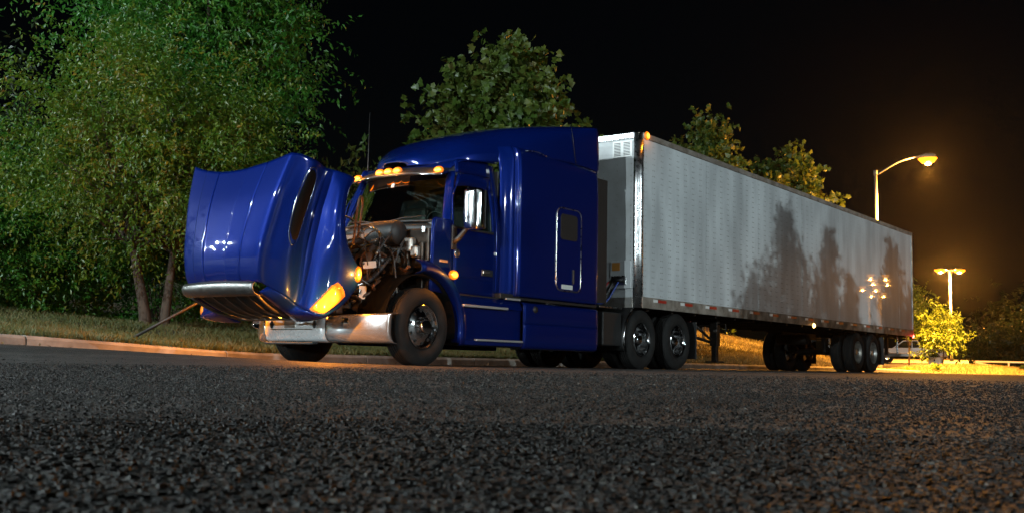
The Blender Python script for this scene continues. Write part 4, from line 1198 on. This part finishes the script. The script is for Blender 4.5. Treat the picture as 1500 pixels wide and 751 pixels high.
# right: island tree and friends
tree('ornamental_tree', 'small spreading tree brightly lit yellow on the planting island', (45.3, 3.7, .25), (45.3, 3.7, 1.75), (.85, .85, 1.25), 90, 14, 6, .15, LF_YEL, 29, trunks=((0, 0, .06),), limbs=30, clump_r=.42, twig=.32, shell=.3, low=-.55, taper=.62)
tree('roadside_tree', 'orange lit tree half hidden by the rear corner of the trailer', (52.3, 7.3, -.2), (52.3, 7.45, 3.6), (.6, .6, .9), 60, 14, 6, .18, LF_YEL, 30, trunks=((0, 0, .09),), limbs=20, clump_r=.5)
for i, (x, y, h, rr) in enumerate([(73.2, 6.9, 2.8, 2.2), (79.8, 5.9, 3.8, 2.6), (128, 12, 9, 7), (132, 2, 9, 7)]):
    tree('background_tree', ['low dark bush behind the white rail', 'dark shrubby tree at the right edge', 'dark tree far behind the white rail', 'dark tree at the far right edge'][i],
         (x, y, .3), (x, y, .3 + h * .55), (rr, rr, h * .5), 60, 14, 6, .3 if i < 2 else .7, LF_DARK, 40 + i, trunks=((0, 0, .08 if i < 2 else .25),), limbs=10, clump_r=.8 if i < 2 else 2.0, twig=.6 if i < 2 else 1.5, group='dark trees at the right')
# shrubs under the trees on the left
def shrub(x, y, h, rr, label, m, seed):
    b = tb(x, y)
    e = empty('shrub', b); tag(e, label, 'shrub', 'shrubs along the verge')
    P, D, C = crown_points((0, 0, h * .5), (rr, rr * .8, h * .5), 60, 26, 8, seed, .42, .3, .42, -1, 0, .1)
    P[:, 2] = np.maximum(P[:, 2], .03)
    leaves('foliage', P, D, .085, m, e, seed=seed)
    mm = MB()
    for k in range(12): mm.tube([(random.uniform(-.2, .2), random.uniform(-.2, .2), -.1), C[k] * .5 + np.array((0, 0, .1)), C[k]], [.02, .014, .006], 5, caps=False)
    mm.build('stems', BARK, e)['kind'] = 'stuff'
SHR = [(-3.4, 8.6, 2.2, 1.5, 'leafy shrub at the far left edge of the verge', LF_OAK), (-1.4, 8.9, 2.0, 1.5, 'leafy shrub second from the left along the verge', LF_OAK), (.6, 9.2, 1.9, 1.5, 'leafy shrub left of the double trunk', LF_OAK),
       (2.3, 9.9, 1.1, 1.2, 'low shrub just behind the double trunk', LF_OAK), (4.2, 9.0, 2.4, 1.5, 'green shrub right of the double trunk', LF_OAK), (5.9, 8.6, 2.0, 1.3, 'green shrub behind the raised hood', LF_OAK),
       (7.6, 9.6, 2.0, 1.5, 'shrub hidden mostly behind the engine bay', LF_DARK)]
for i, a in enumerate(SHR): shrub(*a, 60 + i)
for i, (dx, dy, h, rr) in enumerate([(1.5, -2.1, 1.0, .8), (.2, -2.3, 1.1, .8), (-1.2, -2.2, 1.2, .8), (-2.3, -1.3, 1.2, .8), (-2.8, 0.0, 1.0, .7)]):  # unseen shrubs added to keep lamplight off the near road
    shrub(CAM.x + dx, CAM.y + dy, h, rr, ['unseen shade shrub added right of the viewer', 'unseen shade shrub added directly behind the viewer', 'unseen shade shrub added behind the viewer, left', 'unseen shade shrub added at the left of the viewer', 'leftmost unseen shade shrub added near the viewer'][i], LF_DARK, 90 + i)
# conifers across the road, whose shadows fall on the trailer
def conifer(x, y, h, rr, label, seed):
    r = np.random.default_rng(seed)
    e = empty('conifer_tree', (x, y, 0)); tag(e, label, 'tree', 'conifers across the road')
    MB().tube([(0, 0, -.1), (0, 0, h * .96)], [.13, .02], 8).build('trunk', BARK, e)
    P, D = [], []
    z = .7
    while z < h - .1:
        f = (1 - z / h)
        for k in range(10):
            a = r.uniform(0, 6.28); L = min(rr * (h - z), 1.7) * r.uniform(.45, 1.25) + .03
            n = int(5 + L * 30)
            t = np.linspace(.1, 1, n)
            p = np.stack([np.cos(a) * L * t, np.sin(a) * L * t, z + .35 * L * t - .12 * L * t * t], 1)
            p += r.normal(0, .05, p.shape)
            P.append(p); D.append(np.tile((np.cos(a), np.sin(a), .5), (n, 1)))
        z += .13 if z > h - 2.2 else .34
    P = np.concatenate(P); D = np.concatenate(D)
    leaves('crown', P, D, .14, LF_DARK, e, seed=seed)
for i, a in enumerate([(7.2, -23.5, 6.1, .55), (8.1, -23.3, 6.95, .72), (9.38, -23.4, 6.85, .6), (10.1, -23.6, 6.4, .5), (11.89, -23.4, 7.0, .62), (12.8, -23.6, 6.6, .5)]):
    conifer(*a, ['conifer across the road, nearest', 'conifer across the road, second', 'conifer across the road, third', 'conifer across the road, fourth', 'conifer across the road, fifth', 'conifer across the road, sixth', 'conifer across the road, seventh', 'conifer across the road, farthest'][i], 80 + i)

# ------------------------------------------------------------------ grass
def grass(name, X, Y, Z, h, m, seed, label):
    r = np.random.default_rng(seed)
    n = len(X); a = r.uniform(0, 6.28, n); w = .006 + .004 * r.random(n)
    hh = h * r.uniform(.45, 1.35, n); lean = r.normal(0, .45, (n, 2)) * hh[:, None]
    b = np.stack([X, Y, Z - .01], 1); s = np.stack([np.cos(a) * w, np.sin(a) * w, 0 * w], 1)
    mid = b + np.stack([lean[:, 0] * .4, lean[:, 1] * .4, hh * .6], 1); tip = b + np.stack([lean[:, 0], lean[:, 1], hh], 1)
    V = np.stack([b - s, b + s, mid + s * .7, tip, mid - s * .7], 1).reshape(-1, 3)
    F = np.arange(n * 5).reshape(n, 5)
    return tag(np_mesh(name, V, F, m), label, 'grass', kind='stuff')
n = 90000
gx = rng.uniform(-7, 12, n); gy = KY + .17 + rng.random(n) ** 1.6 * 7.5
keep = np.sin(gx * 2.1 + np.sin(gy * 1.7) * 2) + np.sin(gy * 2.9 + gx) + rng.normal(0, 1.2, n) > -1.2
gx, gy = gx[keep], gy[keep]
grass('verge_grass', gx, gy, tz(gx, gy), .10, GRASS, 3, 'patchy short grass on the verge beside the kerb')
n = 45000
gx = rng.uniform(12, 35, n); gy = KY + .17 + rng.random(n) ** 1.3 * 11
grass('bank_grass', gx, gy, tz(gx, gy), .12, DRYGRASS, 4, 'dry grass on the bank behind the trailer wheels')

# ------------------------------------------------------------------ planting island on the right
isl = MB()
def isl_z(x, y):
    q = np.clip(np.abs((np.asarray(x, float) - 46.5) / 9.6) ** 3 + np.abs((np.asarray(y, float) - 2.6) / 3.4) ** 2.2, 0, 1)
    return -.10 + .42 * (1 - q)
def island_outline(k, z):
    out = []
    for a in np.linspace(0, 2 * math.pi, 49)[:-1]:
        c_, s_ = math.cos(a), math.sin(a)
        out.append((46.5 + 9.6 * k * math.copysign(abs(c_) ** .55, c_), 2.6 + 3.4 * (1 - (1 - k) * 3) * math.copysign(abs(s_) ** .6, s_), z))
    return out
G = []
for k in np.linspace(.02, 1, 12):
    ring = [(46.5 + (a[0] - 46.5) * k, 2.6 + (a[1] - 2.6) * k) for a in island_outline(.985, 0)]
    ring.append(ring[0])
    G.append([(a, b, float(isl_z(a, b))) for a, b in ring])
isl.grid(G).build('planting_island', SOIL)
bpy.data.objects['planting_island']['kind'] = 'structure'
ko = empty('island_kerb'); tag(ko, kind='structure')
po, pi_ = island_outline(1.0, 0), island_outline(.985, 0)
for k in range(0, 48, 3):
    ii = [(k + j) % 48 for j in range(4)]
    m = MB()
    G = [[(po[i][0], po[i][1], -.3), (po[i][0], po[i][1], -.10), (pi_[i][0], pi_[i][1], -.085), (pi_[i][0], pi_[i][1], -.3)] for i in ii]
    m.grid(G, smooth=False).build('kerb_stone', CONC, ko)
n = 26000
gx = rng.uniform(37, 56, n); gy = rng.uniform(-.6, 5.8, n)
ok = (np.abs((gx - 46.5) / 9.4) ** 3.6 + np.abs((gy - 2.6) / 3.2) ** 3.3 < 1) & (((gx - 45.3) / 1.1) ** 2 + ((gy - 3.7) / 1.1) ** 2 > 1)
gx, gy = gx[ok], gy[ok]
grass('island_grass', gx, gy, isl_z(gx, gy), .12, DRYGRASS, 5, 'dry orange lit grass on the planting island')
MB().lathe([(0, .10), (.6, .08), (1.05, .02), (1.15, -.03)], 24, 'z', (45.3, 3.7, float(isl_z(45.3, 3.7)) - .02)).build('mulch_bed', MULCH)
tag(bpy.data.objects['mulch_bed'], 'dark ring of bark mulch under the small lit tree', 'mulch')
TUF = [(46.6, .3), (48.0, .2), (49.3, .25), (50.5, .35), (51.6, .3), (52.6, .5), (38.5, 2.2), (37.2, 3.0), (39.6, 2.6)]
for i, (x, y) in enumerate(TUF):
    r = np.random.default_rng(200 + i); k_ = 60
    a = r.uniform(0, 6.28, k_); q = r.random(k_) * .10
    P = np.stack([np.cos(a) * q, np.sin(a) * q, r.random(k_) * .12], 1); D = np.stack([np.cos(a), np.sin(a), np.full(k_, 1.3)], 1)
    e = empty('seedling', (x, y, float(isl_z(x, y))))
    tag(e, ['small tuft on the island kerb nearest the lit tree', 'second small tuft from the lit tree', 'third small tuft from the lit tree', 'fourth small tuft from the lit tree', 'fifth small tuft from the lit tree', 'small tuft below the end of the white rail',
            'tuft on the island behind the trailer guard', 'tuft left of the trailer guard', 'tuft right of the trailer guard'][i], 'plant', 'tufts on the island')
    leaves('foliage', P, D, .22, LF_DARK if i < 6 else LF_YEL, e, seed=i)
# utility box beside the tree
ub = empty('utility_box', (46.4, 4.3, .20)); tag(ub, 'squat pale utility box behind the small lit tree', 'utility box')
box('cabinet', RAILPAINT, ub, (0, 0, .25), (.5, .6, .5), .03); box('lid', RAILPAINT, ub, (0, 0, .52), (.56, .66, .05), .015); box('hasp', IRON, ub, (-.27, 0, .4), (.03, .06, .1), .005)

# pale barrier rail at the right edge
br = empty('barrier_rail', (54.9, 4.4, -.02)); tag(br, 'pale low barrier rail with a slanting end bar at the right edge', 'barrier')
dv = Vector((1.66, -2.24, 0)).normalized()
tube('top_rail', RAILPAINT, br, [(0, 0, .66), dv * 9 + Vector((0, 0, .66))], .055, 8)
tube('slant_bar', RAILPAINT, br, [(0, 0, .60), dv * 2.2 + Vector((0, 0, .22))], .05, 8)
for d_ in (1.9, 4.6, 7.3): tube('post', RAILPAINT, br, [dv * d_, dv * d_ + Vector((0, 0, .64))], .05, 8)

# dark metal bar leaning from the grass behind the hood
bar = empty('leaning_bar', (-.25, 3.2, float(tz(-.25, 3.2)))); tag(bar, 'dark metal bar slanting up from the grass behind the open hood', 'metal bar')

# ------------------------------------------------------------------ white pickup far behind
def pickup(loc, rz):
    e = empty('pickup_truck', loc, rz=rz); tag(e, 'white pickup truck parked far back beside the lit tree', 'pickup truck')
    prof = [(-2.7, .55), (-2.75, .95), (-2.6, 1.08), (-1.35, 1.16), (-.55, 1.78), (.55, 1.82), (.85, 1.20), (2.7, 1.22), (2.72, .55)]
    m = MB().prism(prof, 'y', -.95, .95); b = m.build('body', WHITECAR, e, bevel=.06)
    MB().prism([(-1.15, 1.2), (-.5, 1.70), (.1, 1.73), (.1, 1.2)], 'y', -.962, .962).build('side_window', DGLASS, e)
    MB().prism([(.16, 1.2), (.16, 1.73), (.5, 1.73), (.70, 1.25)], 'y', -.962, .962).build('side_window', DGLASS, e)
    MB().box((1.80, 0, 1.2), (1.7, 1.6, .06), .01).build('bed', BLACK, e)
    for x in (-1.75, 1.75):
        for s in (-1, 1):
            w = empty('wheel', (x, s * .86, .38), e)
            MB().lathe([(.2, -.13), (.36, -.12), (.385, -.08), (.385, .08), (.36, .12), (.2, .13)], 24, 'y').build('tyre', RUBBER, w)
            MB().lathe([(0, s * .10), (.1, s * .12), (.2, s * .115), (.22, s * .13)], 18, 'y').build('rim', CHROME, w)
            MB().lathe([(.40, s * .105), (.47, s * .11), (.47, s * .09)], 24, 'y', (x, s * .86, .38)).build('wheel_arch', BLACK, e)
    for s in (-1, 1):
        box('head_lamp', WHITETAPE, e, (-2.72, s * .7, .95), (.08, .3, .16), .02); box('tail_lamp', REDTAPE, e, (2.72, s * .85, 1.0), (.05, .15, .35), .02)
        box('side_mirror', BLACK, e, (-.95, s * 1.05, 1.28), (.12, .2, .18), .03)
    box('front_bumper', CHROME, e, (-2.78, 0, .55), (.16, 1.85, .22), .04); box('rear_bumper', CHROME, e, (2.80, 0, .52), (.14, 1.85, .2), .04)
pickup((78.0, 14.6, -.235 + .028 * 31), R(-72))

tube('bar', IRON, bar, [(0, 0, 0), (.62, -.9, .62)], .022, 6)
box('bar_foot', IRON, bar, (0, 0, .005), (.08, .08, .02), .005)

# ------------------------------------------------------------------ loose aggregate in the road surface near the viewer
def aggregate():
    r = np.random.default_rng(77)
    out = []
    for (r0, r1, dens, sz) in ((.28, 1.3, 58000, .0023), (1.3, 3.0, 19000, .0034), (3.0, 5.5, 4600, .0052), (5.5, 10.0, 1300, .0085)):
        area = (R(92)) * (r1 * r1 - r0 * r0) / 2
        n = int(area * dens)
        rad = np.sqrt(r.uniform(r0 * r0, r1 * r1, n)); th = yaw + r.uniform(-R(46), R(46), n)
        out.append(np.stack([CAM.x + rad * np.cos(th), CAM.y + rad * np.sin(th), sz * r.uniform(.5, 1.0, n) * r.choice([1, 1, 1, 1.35, 1.7], n), rad], 1))
    A = np.concatenate(out)
    A = A[r.random(len(A)) > sstep((A[:, 3] - 3.0) / 7.2) * .95]
    def chips(A, k, top):
        n = len(A); s = A[:, 2]
        el = r.uniform(.7, 1.35, n)
        ang = r.uniform(0, 6.28, n)[:, None] + (np.arange(k) * 2 * math.pi / k)[None, :] + r.uniform(-.35, .35, (n, k))
        rb = s[:, None] * r.uniform(.8, 1.2, (n, k)); z0 = road_z(A[:, 0], A[:, 1])[:, None]
        B = np.stack([A[:, 0, None] + rb * np.cos(ang) * el[:, None], A[:, 1, None] + rb * np.sin(ang), np.repeat(z0 - .001, k, 1)], -1)
        if top:
            rtp = rb * r.uniform(.45, .85, (n, k))
            zt = s[:, None] * r.uniform(.12, .62, (n, 1)) + s[:, None] * r.uniform(-.12, .12, (n, k))
            T = np.stack([A[:, 0, None] + rtp * np.cos(ang) * el[:, None], A[:, 1, None] + rtp * np.sin(ang), z0 + zt], -1)
            V = np.concatenate([B, T], 1).reshape(-1, 3); o = np.arange(n)[:, None] * 6
            return V, np.concatenate([o + np.array(q) for q in ((0, 1, 4), (0, 4, 3), (1, 2, 5), (1, 5, 4), (2, 0, 3), (2, 3, 5), (3, 4, 5))], 0)
        T = np.stack([A[:, 0] + s * r.uniform(-.4, .4, n), A[:, 1] + s * r.uniform(-.4, .4, n), z0[:, 0] + s * r.uniform(.15, .7, n)], -1)[:, None]
        V = np.concatenate([B, T], 1).reshape(-1, 3); o = np.arange(n)[:, None] * 4
        return V, np.concatenate([o + np.array(q) for q in ((0, 1, 3), (1, 2, 3), (2, 0, 3))], 0)
    nearA = A[A[:, 3] < 1.3]; farA = A[A[:, 3] >= 1.3]
    o1 = np_mesh('road_aggregate', *chips(nearA, 3, True), STONE)
    tag(o1, 'coarse grey stone chips in the asphalt closest to the viewer', 'gravel', kind='stuff')
    o2 = np_mesh('road_aggregate', *chips(farA, 3, False), STONE)
    tag(o2, 'finer grey stone chips in the asphalt farther out', 'gravel', kind='stuff')
aggregate()


# fallen leaves and grit in the gutter and along the verge
r_ = np.random.default_rng(9)
n = 700
fx = r_.uniform(-7, 14, n); fy = KY - .03 - np.abs(r_.normal(0, .22, n)); k_ = r_.random(n) < .35
fy = np.where(k_, KY + .25 + r_.random(n) * 2.5, fy)
P = np.stack([fx, fy, tz(fx, fy) + np.where(k_, .05, .006)], 1)
D = np.stack([r_.normal(0, 1, n), r_.normal(0, 1, n), np.zeros(n)], 1)
lv = leaves('fallen_leaves', P, D, .06, LF_LITTER, None, seed=9, droop=0, flat=.9)
tag(lv, 'brown fallen leaves scattered along the kerb and grass', 'leaf litter', kind='stuff')

# ------------------------------------------------------------------ thin haze added to give the lit lamps a halo
hz = MB().box((0, 0, 6.0), (2000, 2000, 15.2)).build('haze', IRON)
hm = bpy.data.materials.new('halo_haze'); hm.use_nodes = True
nt = hm.node_tree; nt.nodes.clear()
ho = nt.nodes.new('ShaderNodeOutputMaterial'); hv = nt.nodes.new('ShaderNodeVolumePrincipled')
hv.inputs['Color'].default_value = (.95, .95, .95, 1); hv.inputs['Density'].default_value = 0.00005; hv.inputs['Anisotropy'].default_value = 0.9
nt.links.new(hv.outputs[0], ho.inputs['Volume'])
hz.data.materials.clear(); hz.data.materials.append(hm)
tag(hz, 'thin haze added for halos round the lamps', 'haze', kind='stuff')
